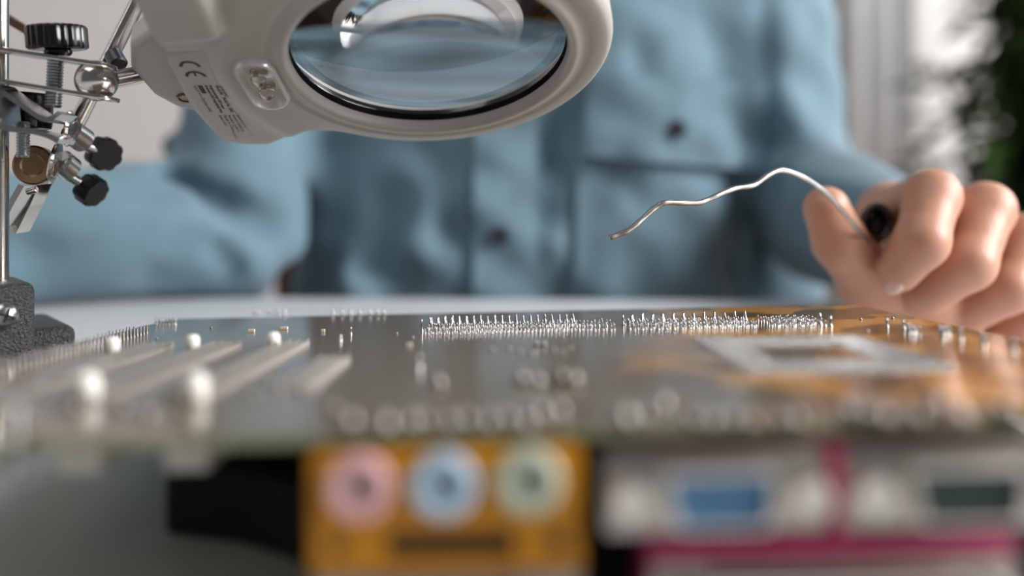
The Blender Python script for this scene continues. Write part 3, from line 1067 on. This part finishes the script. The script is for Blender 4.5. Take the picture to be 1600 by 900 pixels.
rings = [oval(0.0068, 0.0150, 0.0018), oval(0.0068, 0.0150, 0.0048), oval(0.0062, 0.0144, 0.0060), oval(0.0055, 0.0137, 0.0060), oval(0.0046, 0.0124, 0.0038), oval(0.0044, 0.0120, 0.0024)]
v = [q for r in rings for q in r]
n_ = 56
f = [(i * n_ + k, i * n_ + (k + 1) % n_, (i + 1) * n_ + (k + 1) % n_, (i + 1) * n_ + k) for i in range(len(rings) - 1) for k in range(n_)]
f.append(tuple((len(rings) - 1) * n_ + k for k in range(n_)))
lp(add('led_housing', closed(m2w(v), f), M_ledhouse, None, 45, 'oval white housing of the two lamps'))
for dv in (-0.0046, 0.0042):
    prof = [(0.0029, 0.0022), (0.0029, 0.0030), (0.0025, 0.0032), (0.0025, 0.0058), (0.0022, 0.0070), (0.0014, 0.0078), (0.0005, 0.0081), (1e-6, 0.00815)]
    v, f = lathe_uv(LC[0], LC[1] + dv, prof, 24)
    f.append(tuple(range(23, -1, -1)))
    led = lp(add('led', closed(m2w(v), f), M_ledglass, None, 40, 'clear round lamp bulb'))
    v, f = lathe_uv(LC[0], LC[1] + dv, [(0.0027, 0.0020), (0.0027, 0.0030), (0.0021, 0.0034), (0.0019, 0.0030), (0.0010, 0.0026), (1e-6, 0.0026)], 20)
    lp(add('led_reflector', closed(m2w(v), f), M_shell, None, 40))
    v, f = lathe_uv(LC[0] + 0.0006, LC[1] + dv, [(0.0006, 0.0026), (0.0006, 0.0046), (1e-6, 0.0046)], 8)
    lp(add('led_post', closed(m2w(v), f), M_steel, None, 40))

# rating sticker and its print
STK = [(0.0815, -0.0150), (0.0690, -0.0135), (0.0716, 0.0060), (0.0722, 0.0250), (0.0715, 0.0440), (0.0800, 0.0440), (0.0838, 0.0250), (0.0834, 0.0050)]
def patch(poly, off, nu=14, nv=40):
    poly = np.array(poly)
    us = np.linspace(poly[:, 0].min(), poly[:, 0].max(), nu)
    vs = np.linspace(poly[:, 1].min(), poly[:, 1].max(), nv)
    # per row, limits of the polygon
    V, Fc = [], []
    for j, vv in enumerate(vs):
        xs = []
        n_ = len(poly)
        for i in range(n_):
            a, b = poly[i], poly[(i + 1) % n_]
            if (a[1] - vv) * (b[1] - vv) <= 0 and a[1] != b[1]:
                xs.append(a[0] + (b[0] - a[0]) * (vv - a[1]) / (b[1] - a[1]))
        if len(xs) < 2: xs = [poly[:, 0].mean()] * 2
        for i in range(nu):
            uu = min(xs) + (max(xs) - min(xs)) * i / (nu - 1)
            V.append((uu, vv))
    V = np.array(V)
    w = lamp_face(V[:, 0], V[:, 1]) + off
    for j in range(nv - 1):
        for i in range(nu - 1):
            Fc.append((j * nu + i, j * nu + i + 1, (j + 1) * nu + i + 1, (j + 1) * nu + i))
    return np.column_stack([V, w]), Fc
v, f = patch(STK, 0.00012)
lp(add('rating_sticker', pydata(m2w(v), f if not flip else [q[::-1] for q in f]), M_sticker, None, True, 'thin rating sticker with black print'))


def text_tris(body, size):
    cu = bpy.data.curves.new('t', 'FONT')
    cu.body = body
    cu.size = size
    cu.resolution_u = 2
    ob = bpy.data.objects.new('t', cu)
    COL.objects.link(ob)
    dg = bpy.context.evaluated_depsgraph_get()
    me = bpy.data.meshes.new_from_object(ob.evaluated_get(dg))
    bpy.data.objects.remove(ob)
    v = np.array([q.co[:2] for q in me.vertices]) if len(me.vertices) else np.zeros((0, 2))
    f = [tuple(p.vertices) for p in me.polygons]
    bpy.data.meshes.remove(me)
    return v, f


PV, PF = [], []
def put(v2, f2, origin, ang, sc=1.0):
    """print with reading direction mostly along +v (downwards); letters upright towards -u ... right"""
    v2 = np.asarray(v2) * sc
    ca, sa = math.cos(ang), math.sin(ang)
    read = np.array([sa, ca])          # reading direction in (u, v)
    up = np.array([-ca, sa])           # upwards of the letters: away from the handle
    q = np.array(origin) + v2[:, :1] * read + v2[:, 1:2] * up
    b0 = len(PV)
    PV.extend(q.tolist())
    PF.extend([tuple(i + b0 for i in t) for t in f2])


def arc_strip(cx, cy, r0, r1, a0, a1, n_=20):
    v, f = [], []
    for k in range(n_ + 1):
        a = a0 + (a1 - a0) * k / n_
        v += [(cx + r0 * math.cos(a), cy + r0 * math.sin(a)), (cx + r1 * math.cos(a), cy + r1 * math.sin(a))]
    for k in range(n_):
        f.append((2 * k, 2 * k + 1, 2 * k + 3, 2 * k + 2))
    return v, f


def put_line(txt, u, v, size, ang=0.05, bold=False, width=None):
    tv, tf = text_tris(txt, 1.0)
    if len(tv) == 0: return
    wd = tv[:, 0].max()
    sx = (width / wd) if width else size
    tv = tv * np.array([sx, size])
    put(tv, tf, (u, v), ang)
    if bold:
        put(tv + np.array([0.00010, 0]), tf, (u, v), ang)


# CE mark
for cxx, bar in ((0.0, False), (0.0060, True)):
    v2, f2 = arc_strip(cxx, 0, 0.0024, 0.0034, PI / 2, 3 * PI / 2)
    put(v2, f2, (0.0765, -0.0050), 0.05)
    if bar:
        put([(cxx - 0.0022, -0.00035), (cxx - 0.0004, -0.00035), (cxx - 0.0004, 0.00035), (cxx - 0.0022, 0.00035)], [(0, 1, 2, 3)], (0.0765, -0.0050), 0.05)
lines = [('018.0042', 0.0713, 0.0066, 0.0075, True), ('Model Nr.   Model No. 2003', 0.0727, 0.0066, 0.0185, True), ('Vergroesserungs LED Lampe', 0.0748, 0.0066, 0.0160, True),
         ('Premium LED magnifying lamp', 0.0763, 0.0066, 0.0190, True), ('3x1.5V ===  (Typ/Type AAA)', 0.0800, 0.0066, 0.0180, False),
         ('Importer  Art. Nr. 12', 0.0722, 0.0272, 0.0095, False), ('Handels GmbH 20', 0.0738, 0.0272, 0.0125, False), ('Postfach 10 00 11', 0.0755, 0.0272, 0.0130, False), ('Made in China', 0.0770, 0.0272, 0.0125, False), ('Batterie AAA', 0.0786, 0.0272, 0.0080, False),
         ('LED 5 mm', 0.0782, 0.0400, 0.0055, False)]
for txt, u, v_, wd, bd in lines:
    put_line(txt, u, v_, 0.0016, 0.045, bd, wd)
put([(0, 0), (0.0052, 0), (0.0052, 0.0015), (0, 0.0015)], [(0, 1, 2, 3)], (0.0785, 0.0066), 0.045)
pv = np.array(PV)
w = lamp_face(pv[:, 0], pv[:, 1]) + 0.00022
lp(add('sticker_print', pydata(m2w(np.column_stack([pv, w])), PF), M_ink, None, None, 'black lettering and CE mark'))

# stub between lamp and ball, with its screw
STUB = [(0.0800, 0.0400), (0.0860, 0.0375), (0.0950, 0.0310), (0.0995, 0.0210), (0.1000, 0.0040), (0.0950, -0.0080), (0.0860, -0.0150), (0.0790, -0.0160)]
def stub_sdf(u, v, w):
    return smax(poly_sd(u, v, STUB) - 0.0004, np.abs(w + 0.0105) - 0.0055, 0.0030)
vv_, ff_ = surface_nets(stub_sdf, (0.075, -0.022, -0.020), (0.106, 0.044, 0.000), 0.0008)
if flip: ff_ = ff_[:, ::-1]
stub = lp(add('swivel_stub', pydata(m2w(vv_), ff_), M_lamp, None, True))
v, f = lathe_uv(0.0895, 0.0240, [(0.0030, -0.0054), (0.0032, -0.0046), (0.0024, -0.0044), (0.0021, -0.0054), (1e-6, -0.0054)], 24)
lp(add('stub_screw', closed(m2w(v), f), M_brass, None, 40))
q0 = Vector(m2w([(0.0975, 0.0135, -0.0105)])[0])
for dz in (-0.0020, 0.0014):
    sp(rod('ball_stem', q0 + Vector((0, 0, dz)), ballc + Vector((0.003, 0, dz)), 0.0014, M_chrome, None, 14))

# ------------------------------------------------------------------ person
person = empty('person', (0, 0.80, FLOOR))
tag(person, 'person in a blue denim shirt sitting behind the table, holding solder wire', 'person')
def pp(o):
    o.parent = person
    o.matrix_parent_inverse = Matrix.Translation(person.location).inverted()
    return o

# left arm (picture right) and right arm (picture left)
SL, EL, WL = (0.205, 0.765, 0.285), (0.238, 0.742, 0.078), tuple(P(1530, 432, 0.475))
SR, ER, WR = (-0.205, 0.775, 0.285), (-0.204, 0.655, 0.048), (-0.440, 0.500, 0.040)


def torso(X, Y, Z, g=0.0):
    zz = np.clip((Z + 0.30) / 0.62, 0, 1)
    a = np.interp(Z, [-0.4, -0.05, 0.05, 0.20, 0.30, 0.36, 0.40], [0.194, 0.190, 0.186, 0.196, 0.190, 0.13, 0.07]) + g
    b = np.interp(Z, [-0.4, -0.05, 0.05, 0.20, 0.30, 0.36, 0.40], [0.135, 0.130, 0.122, 0.125, 0.11, 0.085, 0.06]) + g
    yc = 0.790 - 0.0 * Z
    p = 3.2
    k = (np.abs(X / a) ** p + np.abs((Y - yc) / b) ** p) ** (1 / p)
    d = (k - 1) * np.minimum(a, b)
    return np.maximum(d, np.maximum(Z - 0.385, -0.27 - Z))


def shirt_base(X, Y, Z):
    d = torso(X, Y, Z)
    aL = smin(cone_seg(X, Y, Z, SL, EL, 0.066, 0.047), cone_seg(X, Y, Z, EL, WL, 0.044, 0.033), 0.02)
    aR = smin(cone_seg(X, Y, Z, SR, ER, 0.066, 0.052), cone_seg(X, Y, Z, ER, WR, 0.050, 0.040), 0.02)
    aL = smin(aL, cone_seg(X, Y, Z, P(1196, 300, 0.83), P(1204, 450, 0.83), 0.052, 0.048), 0.02)
    aL = smin(aL, cone_seg(X, Y, Z, (0.172, 0.735, 0.29), (0.190, 0.735, 0.165), 0.050, 0.040), 0.02)
    aL = smin(aL, cone_seg(X, Y, Z, (0.250, 0.715, 0.040), (0.262, 0.560, 0.036), 0.040, 0.036), 0.02)  # sleeve sag added to keep low light out from under the arm
    d = smin(d, aL, 0.018)
    d = smin(d, aR, 0.012)
    for sx in (-1, 1):
        d = smin(d, cone_seg(X, Y, Z, (sx * 0.045, 0.79, 0.345), (sx * 0.195, 0.772, 0.285), 0.050, 0.060), 0.03)
    # the sleeves lie on the table and do not sink into it
    return d


# folds: segments with a depth and a width; negative depth is a ridge
FOLDS = []
def fold(a, b, depth, width):
    FOLDS.append((np.array(a, float), np.array(b, float), depth, width))
def pf(x0, y0, x1, y1, Y, depth, width):
    fold(P(x0, y0, Y), P(x1, y1, Y), depth, width)
# torso folds, picture left side
pf(470, 470, 520, 300, 0.68, 0.016, 0.020); pf(560, 250, 600, 330, 0.67, 0.012, 0.018); pf(590, 330, 620, 470, 0.67, 0.010, 0.016)
pf(440, 480, 445, 240, 0.69, 0.016, 0.014); pf(690, 260, 700, 360, 0.665, 0.008, 0.014); pf(520, 260, 560, 400, 0.67, 0.010, 0.016)
pf(500, 240, 660, 225, 0.67, 0.012, 0.014); pf(540, 420, 560, 480, 0.67, -0.010, 0.016); pf(640, 380, 720, 300, 0.665, -0.008, 0.018)
# torso folds, right side
pf(850, 470, 930, 390, 0.665, 0.007, 0.016); pf(880, 200, 850, 330, 0.665, 0.007, 0.016); pf(1000, 470, 1010, 330, 0.665, 0.006, 0.014); pf(1080, 470, 1060, 300, 0.665, 0.006, 0.014)
pf(930, 330, 1010, 400, 0.665, 0.006, 0.014); pf(1150, 60, 1160, 0, 0.67, 0.010, 0.014); pf(1000, 90, 1100, 40, 0.665, 0.004, 0.012)
# sleeve and armhole seams
pf(1192, -20, 1200, 230, 0.69, 0.003, 0.008); pf(1205, 300, 1320, 310, 0.68, 0.010, 0.014); pf(1230, 340, 1300, 400, 0.84, 0.016, 0.014); pf(1250, 120, 1330, 160, 0.69, 0.007, 0.018); pf(1230, 30, 1240, 160, 0.69, -0.008, 0.020)
pf(1200, 420, 1300, 350, 0.84, -0.010, 0.016)
# right arm folds (picture left)
pf(262, 258, 300, 278, 0.67, 0.018, 0.011); pf(262, 290, 345, 322, 0.618, 0.022, 0.011); pf(345, 322, 418, 356, 0.610, 0.022, 0.011); pf(424, 340, 436, 430, 0.650, 0.020, 0.010); pf(342, 385, 362, 412, 0.600, 0.010, 0.008); pf(335, 200, 425, 330, 0.66, -0.007, 0.02)
pf(240, 450, 300, 460, 0.58, 0.012, 0.012); pf(120, 340, 260, 320, 0.56, -0.008, 0.02); pf(60, 400, 200, 420, 0.54, 0.006, 0.016); pf(330, 345, 400, 420, 0.61, -0.008, 0.012)
pf(270, 230, 420, 250, 0.68, -0.012, 0.016); pf(290, 200, 420, 215, 0.68, 0.010, 0.010)
for _ in range(26):          # loose small folds
    x, y = random.uniform(450, 1180), random.uniform(0, 460)
    a = random.uniform(-0.5, 0.5) + PI / 2
    l = random.uniform(30, 90)
    pf(x, y, x + l * math.cos(a), y + l * math.sin(a), 0.668, random.choice((-1, 1)) * random.uniform(0.002, 0.0045), random.uniform(0.007, 0.014))


def shirt_sdf(X, Y, Z):
    d = shirt_base(X, Y, Z)
    near = d < 0.06
    xs, ys, zs = X[near], Y[near], Z[near]
    e = np.zeros(xs.shape)
    for a, b, dep, wd in FOLDS:
        ds = cone_seg(xs, ys, zs, a, b, 0, 0)
        e += 1.5 * dep * np.exp(-(ds / wd) ** 2)
    e += 0.0025 * np.sin(xs * 60 + 2.0 * np.sin(zs * 40)) * np.cos(zs * 35 + xs * 22) + 0.0015 * np.sin(zs * 110 + xs * 70)
    d[near] += e
    # rest on the table top
    on = (Y < 0.62)
    d = np.where(on, np.maximum(d, 0.0022 - Z), d)
    return d


Vs, Fs_ = surface_nets(shirt_sdf, (-0.50, 0.40, -0.44), (0.36, 0.95, 0.42), 0.0062)
shirt = pp(add('shirt', pydata(Vs, Fs_), M_denim, None, True, 'blue denim shirt with long sleeves'))


def front_y(x, z):
    """distance of the shirt front at (x, z)"""
    x = np.asarray(x, float); z = np.asarray(z, float)
    y = np.full(x.shape, 0.60)
    for _ in range(60):
        d = shirt_sdf(x, y, z)
        y = y + np.clip(d, -0.01, 0.03) * 0.7
    return y


def cloth_panel(corners_px, off, th, nu=24, nv=24, edge=0.0):
    """panel lying on the shirt front: corners (tl, tr, br, bl) in picture positions; has thickness th"""
    tl, tr, br, bl = [np.array(q, float) for q in corners_px]
    s_, t_ = np.meshgrid(np.linspace(0, 1, nu), np.linspace(0, 1, nv))
    s_, t_ = s_[..., None], t_[..., None]
    px = (tl * (1 - s_) + tr * s_) * (1 - t_) + (bl * (1 - s_) + br * s_) * t_
    G = np.zeros((nv, nu, 3))
    y = np.full((nv, nu), 0.668)
    for _ in range(3):
        G[..., 0] = (px[..., 0] - 800) * y / F
        G[..., 2] = H + (HZ - px[..., 1]) * y / F
        y = np.minimum(front_y(G[..., 0].ravel(), G[..., 2].ravel()).reshape(nv, nu), 0.735)
    Ya = y - off - th
    Yb = y + 0.002
    v, f = [], []
    for lay in (Ya, Yb):
        for j in range(nv):
            for i in range(nu):
                v.append((G[j, i, 0], lay[j, i], G[j, i, 2]))
    n_ = nu * nv
    for j in range(nv - 1):
        for i in range(nu - 1):
            a = j * nu + i
            f.append((a, a + nu, a + nu + 1, a + 1))
    brd = [(0, i) for i in range(nu)] + [(j, nu - 1) for j in range(1, nv)] + [(nv - 1, i) for i in range(nu - 2, -1, -1)] + [(j, 0) for j in range(nv - 2, 0, -1)]
    for k in range(len(brd)):
        a = brd[k][0] * nu + brd[k][1]
        b = brd[(k + 1) % len(brd)][0] * nu + brd[(k + 1) % len(brd)][1]
        f.append((a, b, b + n_, a + n_))
    return pydata(v, f)


def spart(o):
    o.parent = shirt
    o.matrix_parent_inverse = Matrix.Identity(4)
    return o
shirt.matrix_parent_inverse = Matrix.Translation(person.location).inverted()
spart(add('placket', cloth_panel([(748, -270), (845, -270), (836, 500), (740, 500)], 0.0040, 0.004, 10, 90), M_denim_seam, None, 40))
spart(add('chest_pocket', cloth_panel([(905, 150), (1186, 165), (1168, 500), (896, 500)], 0.0026, 0.003, 26, 34), M_denim, None, 40))
spart(add('pocket_flap', cloth_panel([(918, 122), (1190, 132), (1180, 268), (908, 244)], 0.0120, 0.005, 26, 16), M_denim_seam, None, 40))
spart(add('collar', lathe((0, 0.792, 0.365), (0, -0.12, 1), [(0.082, 0.0), (0.070, 0.035), (0.067, 0.040), (0.078, 0.038), (0.098, 0.006), (0.096, 0.002), (0.082, 0.0)], 40, cap=False), M_denim_seam, None, True))
def button(px, py, extra):
    q = P(px, py, 0.668)
    y = float(front_y(np.array([q.x]), np.array([q.z]))[0]) - extra
    prof = [(0.0024, 0.0008), (0.0055, 0.0004), (0.0068, 0), (0.0074, 0.0010), (0.0068, 0.0026)]
    spart(add('button', lathe((q.x, y - 0.0022, q.z), (0, 1, 0), prof, 24), M_button, None, 40, 'dark round shirt button'))
button(781, 367, 0.0085); button(786, 110, 0.0085); button(790, -120, 0.0085); button(1052, 204, 0.0175)

def legs_sdf(X, Y, Z):
    d = ellipsoid(X, Y, Z, (0, 0.80, -0.235), (0.185, 0.135, 0.09))
    for sx in (-1, 1):
        d = smin(d, cone_seg(X, Y, Z, (sx * 0.09, 0.80, -0.235), (sx * 0.12, 0.40, -0.225), 0.080, 0.062), 0.03)
        d = smin(d, cone_seg(X, Y, Z, (sx * 0.12, 0.40, -0.225), (sx * 0.12, 0.46, FLOOR + 0.09), 0.062, 0.050), 0.02)
    return np.maximum(d, -0.292 - Z + 0.4 * (Y < 0.60))
Vt, Ft = surface_nets(legs_sdf, (-0.22, 0.32, FLOOR + 0.03), (0.22, 0.96, -0.12), 0.012)
pp(add('trousers', pydata(Vt, Ft), mat('trouser_cloth', (0.03, 0.03, 0.035), 0.9, var=0.2), None, True))
for sx in (-1, 1):
    def shoe_sdf(X, Y, Z):
        d = smin(ellipsoid(X, Y, Z, (sx * 0.12, 0.40, FLOOR + 0.035), (0.048, 0.14, 0.045)), cone_seg(X, Y, Z, (sx * 0.12, 0.47, FLOOR + 0.04), (sx * 0.12, 0.46, FLOOR + 0.10), 0.045, 0.046), 0.03)
        return np.maximum(d, FLOOR + 0.002 - Z)
    Vt, Ft = surface_nets(shoe_sdf, (sx * 0.12 - 0.07, 0.24, FLOOR - 0.02), (sx * 0.12 + 0.07, 0.56, FLOOR + 0.16), 0.009)
    pp(add('shoe', pydata(Vt, Ft), M_capb, None, True))

# ---- the hand that grips the wire (left hand of the person)
T = [P(1432, 478, 0.405), P(1362, 440, 0.390), P(1312, 378, 0.378), P(1291, 327, 0.372)]
FI = {
    'index': [P(1392, 336, 0.428), P(1456, 308, 0.372), P(1440, 378, 0.358), P(1404, 424, 0.366)],
    'middle': [P(1452, 338, 0.446), P(1540, 328, 0.384), P(1512, 412, 0.368), P(1444, 462, 0.376)],
    'ring': [P(1512, 356, 0.462), P(1606, 374, 0.398), P(1574, 452, 0.384), P(1494, 500, 0.392)],
    'little': [P(1560, 388, 0.474), P(1648, 424, 0.412), P(1622, 492, 0.402), P(1556, 534, 0.410)],
}
RAD = {'index': (0.0135, 0.0112, 0.0103, 0.0088), 'middle': (0.0138, 0.0116, 0.0108, 0.0092), 'ring': (0.0130, 0.0110, 0.0103, 0.0088), 'little': (0.0115, 0.0095, 0.0090, 0.0078)}
wr = Vector(WL)


def hand_sdf(X, Y, Z):
    palm = cone_seg(X, Y, Z, wr, FI['index'][0], 0.024, 0.0135)
    for k in ('middle', 'ring', 'little'):
        palm = smin(palm, cone_seg(X, Y, Z, wr, FI[k][0], 0.024, RAD[k][0]), 0.012)
    palm = smin(palm, cone_seg(X, Y, Z, T[0], FI['index'][0], 0.017, 0.012), 0.012)
    palm = smin(palm, cone_seg(X, Y, Z, T[0], wr, 0.020, 0.024), 0.012)
    palm = smin(palm, cone_seg(X, Y, Z, FI['index'][0], FI['little'][0], 0.0125, 0.011), 0.008)
    palm = smin(palm, cone_seg(X, Y, Z, T[0], FI['ring'][3] + Vector((0.004, 0.014, -0.002)), 0.018, 0.014), 0.010)
    d = palm
    th = smin(cone_seg(X, Y, Z, T[0], T[1], 0.0175, 0.0140), cone_seg(X, Y, Z, T[1], T[2], 0.0132, 0.0112), 0.006)
    th = smin(th, cone_seg(X, Y, Z, T[2], T[3], 0.0112, 0.0097), 0.004)
    d = smin(d, th, 0.010)
    for k, p in FI.items():
        r = RAD[k]
        fg = cone_seg(X, Y, Z, p[0], p[1], r[0], r[1])
        fg = smin(fg, cone_seg(X, Y, Z, p[1], p[2], r[1], r[2]), 0.004)
        fg = smin(fg, cone_seg(X, Y, Z, p[2], p[3], r[2], r[3]), 0.004)
        # a slight waist between the joints
        d = smin(d, fg, 0.0022)
    # forearm
    fa = Vector(EL)
    d = smin(d, cone_seg(X, Y, Z, wr, wr + (fa - wr) * 0.40, 0.026, 0.024), 0.012)
    return d


lo = (0.10, 0.335, 0.000); hi = (0.315, 0.58, 0.115)
Vh, Fh = surface_nets(hand_sdf, lo, hi, 0.0013)
# coarse body: trunk, neck, head, arms
def body_sdf(X, Y, Z):
    d = torso(X, Y, Z, -0.045)
    d = smin(d, cone_seg(X, Y, Z, (0, 0.80, 0.34), (0, 0.78, 0.46), 0.062, 0.055), 0.03)
    d = smin(d, ellipsoid(X, Y, Z, (0, 0.755, 0.555), (0.076, 0.095, 0.118)), 0.02)
    d = smin(d, ellipsoid(X, Y, Z, (0, 0.665, 0.540), (0.015, 0.022, 0.024)), 0.012)
    for sx in (-1, 1):
        d = smin(d, ellipsoid(X, Y, Z, (sx * 0.079, 0.77, 0.55), (0.010, 0.02, 0.032)), 0.006)
        d = smax(d, -ellipsoid(X, Y, Z, (sx * 0.032, 0.662, 0.565), (0.016, 0.012, 0.010)), 0.01)
    d = smin(d, cone_seg(X, Y, Z, SL, EL, 0.034, 0.026), 0.02)
    d = smin(d, cone_seg(X, Y, Z, EL, wr, 0.024, 0.024), 0.01)
    d = smin(d, cone_seg(X, Y, Z, SR, ER, 0.034, 0.024), 0.02)
    d = smin(d, cone_seg(X, Y, Z, ER, WR, 0.022, 0.024), 0.01)
    return d
Vb, Fb = surface_nets(body_sdf, (-0.48, 0.42, -0.43), (0.36, 0.95, 0.70), 0.0085)
# the other hand rests on the table out of the picture: same hand mirrored
keep = Vh.copy()
rel = keep - np.array(wr)
rel[:, 0] *= -1
R2 = np.array(Matrix.Rotation(math.radians(-53), 3, 'Z'))
Vr = rel @ R2.T + np.array(WR) + np.array((-0.004, -0.004, -0.004))
allV = np.concatenate([Vb, Vh, Vr])
allF = np.concatenate([Fb, Fh + len(Vb), Fh[:, ::-1] + len(Vb) + len(Vh)])
pp(add('body', pydata(allV, allF), M_skin, None, True))
def hair_sdf(X, Y, Z):
    d = ellipsoid(X, Y, Z, (0, 0.770, 0.580), (0.086, 0.100, 0.105))
    return np.maximum(d, -np.minimum(Y - 0.70, Z - 0.60) if False else np.minimum(0.735 - Y, 0.62 - Z))
Vq, Fq = surface_nets(hair_sdf, (-0.1, 0.64, 0.45), (0.1, 0.90, 0.70), 0.006)
pp(add('hair', pydata(Vq, Fq), M_hair, None, True))
# nail of the index finger
ip = FI['index']
nd = (ip[3] - ip[2]).normalized()
nc = ip[3] + nd * 0.0046 + Vector((-0.0012, -0.0054, -0.0014))
bm = bmesh.new()
bmesh.ops.create_icosphere(bm, subdivisions=3, radius=1.0)
Mx = Matrix.Translation(nc) @ nd.to_track_quat('X', 'Y').to_matrix().to_4x4() @ Matrix.Diagonal((0.0052, 0.0038, 0.0034, 1))
bmesh.ops.transform(bm, matrix=Mx, verts=bm.verts)
pp(add('fingernail', mesh_of(bm), M_nail, None, True))

# ------------------------------------------------------------------ solder wire held in the hand
wpx = [(953, 371, .298), (968, 366, .299), (985, 358, .300), (1003, 343, .302), (1022, 326, .304), (1038, 317, .305), (1060, 317, .307), (1090, 317, .310), (1108, 311, .312), (1128, 302, .314), (1150, 294, .317), (1178, 289, .320), (1200, 274, .323), (1221, 266, .326), (1248, 274, .331), (1274, 289, .338), (1300, 311, .347), (1322, 337, .356), (1342, 362, .364), (1358, 380, .372), (1372, 394, .380)]
wp = spline([P(*q) for q in wpx], 6)
sw = empty('solder_wire', wp[-1])
tag(sw, 'bent grey solder wire sticking out of the fist towards the left', 'wire')
def wpart(o):
    o.parent = sw
    o.matrix_parent_inverse = Matrix.Translation(sw.location).inverted()
    return o
rad = [0.00098 * (1 + 0.06 * math.sin(i * 0.9)) for i in range(len(wp))]
wpart(add('strand', tube(wp, rad, 14), M_wire, None, True))
cc = P(1366, 352, 0.392)
pts = []
for k in range(150):
    a = k * 0.42
    t = k / 149
    pts.append(cc + Vector((math.cos(a) * 0.0058 + (t - .5) * 0.006, (t - 0.5) * 0.020, math.sin(a) * 0.0072 - (t - .5) * 0.004)))
wpart(add('coil', tube(pts, 0.0014, 8), M_wiredark, None, True, 'dark coil of wire inside the fist'))
wpart(add('coil_core', lathe(cc + Vector((0.001, -0.006, 0)), (0.1, 1, -0.1), [(0.003, 0), (0.0052, 0.001), (0.0052, 0.02), (0.003, 0.021)], 16), M_capb, None, 40))

# ------------------------------------------------------------------ background
def curtain(name, x0, x1, y, z0, z1, m, label):
    nu, v, f = 90, [], []
    for k in range(nu):
        t = k / (nu - 1)
        x = x0 + (x1 - x0) * t
        yy = y + 0.014 * math.sin(t * 20) + 0.006 * math.sin(t * 47 + 1)
        for z in (z0, (z0 + z1) / 2, z1):
            v.append((x, yy, z))
    for k in range(nu - 1):
        for j in range(2):
            f.append((k * 3 + j, k * 3 + 3 + j, k * 3 + 4 + j, k * 3 + 1 + j))
    me = pydata(v, f)
    o = add(name, me, m, None, True)
    md = o.modifiers.new('solid', 'SOLIDIFY')
    md.thickness = 0.004
    tag(o, label, 'curtain')
    return o
curtain('curtain', 0.86, 1.09, 2.32, FLOOR + 0.02, 1.6, M_curtain, 'white hanging curtain behind the raised sleeve and the fist')

pl = empty('potted_plant', (1.14, 1.72, FLOOR))
tag(pl, 'dark green leafy plant in a grey pot at the right back', 'plant')
add('pot', lathe((0, 0, 0), (0, 0, 1), [(0.13, 0), (0.14, 0.02), (0.17, 0.30), (0.18, 0.31), (0.18, 0.34), (0.16, 0.34), (0.155, 0.30), (0.01, 0.30)], 36), M_pot, pl, 40)
sv, sf = [], []
lv, lf = [], []
for k in range(34):
    a = random.uniform(0, 2 * PI)
    top = random.uniform(0.7, 1.75)
    spread = random.uniform(0.02, 0.34) * (1.0 if top < 1.4 else 0.8)
    base = Vector((0.04 * math.cos(a), 0.04 * math.sin(a), 0.30))
    tip = Vector((spread * math.cos(a), spread * math.sin(a), top))
    pts = [base.lerp(tip, t) + Vector((0, 0, 0.05 * math.sin(PI * t))) for t in np.linspace(0, 1, 8)]
    me = tube(pts, 0.005, 6)
    add('stem', me, M_leaf, pl, True)
    nl = int((top - 0.4) * 95)
    for i in range(nl):
        t = random.uniform(0.15, 1.0)
        p0 = base.lerp(tip, t)
        az = random.uniform(0, 2 * PI)
        L_ = random.uniform(0.06, 0.13)
        wd = L_ * random.uniform(0.22, 0.34)
        dr = Vector((math.cos(az), math.sin(az), random.uniform(-0.7, 0.5))).normalized()
        sd = dr.cross(Vector((0, 0, 1))).normalized()
        up = sd.cross(dr)
        b0 = len(lv)
        lv += [p0, p0 + dr * L_ * 0.35 + sd * wd + up * 0.006, p0 + dr * L_ * 0.7 + sd * wd * 0.75, p0 + dr * L_ - up * 0.015, p0 + dr * L_ * 0.7 - sd * wd * 0.75, p0 + dr * L_ * 0.35 - sd * wd + up * 0.006, p0 + dr * L_ * 0.5 - up * 0.006]
        lf += [(b0, b0 + 1, b0 + 6), (b0 + 1, b0 + 2, b0 + 6), (b0 + 2, b0 + 3, b0 + 6), (b0 + 3, b0 + 4, b0 + 6), (b0 + 4, b0 + 5, b0 + 6), (b0 + 5, b0, b0 + 6)]
lo_ = add('foliage', pydata(lv, lf), M_leaf, pl, None)
lo_['kind'] = 'stuff'

fr_ = empty('wall_picture', tuple(P(1310, -50, 2.38)))
tag(fr_, 'small grey framed picture on the back wall above the sleeve', 'picture')
box('frame', (0, 0, 0), (0.13, 0.02, 0.26), M_frame, fr_, bev=0.004)
box('sheet', (0, -0.011, 0), (0.10, 0.004, 0.22), M_frame, fr_)

ch = empty('chair', (-0.06, 0.82, FLOOR))
tag(ch, 'dark reddish-brown wooden chair behind the person, seen beside the bent elbow', 'chair')
M_chair = mat('chair_wood', (0.075, 0.028, 0.016), 0.5, var=0.3, scale=15)
zs = -0.30 - FLOOR
box('seat', (0, 0, zs - 0.015), (0.46, 0.42, 0.03), M_chair, ch, bev=0.006)
box('backrest', (0, 0.215, zs + 0.30), (0.44, 0.022, 0.26), M_chair, ch, bev=0.006)
for sx in (-1, 1):
    box('leg', (sx * 0.205, -0.185, (zs - 0.03) / 2), (0.036, 0.036, zs - 0.03), M_chair, ch, bev=0.004)
    box('leg', (sx * 0.205, 0.185, (zs - 0.03) / 2), (0.036, 0.036, zs - 0.03), M_chair, ch, bev=0.004)
    box('back_post', (sx * 0.19, 0.195, zs + 0.12), (0.034, 0.02, 0.26), M_chair, ch, bev=0.004)
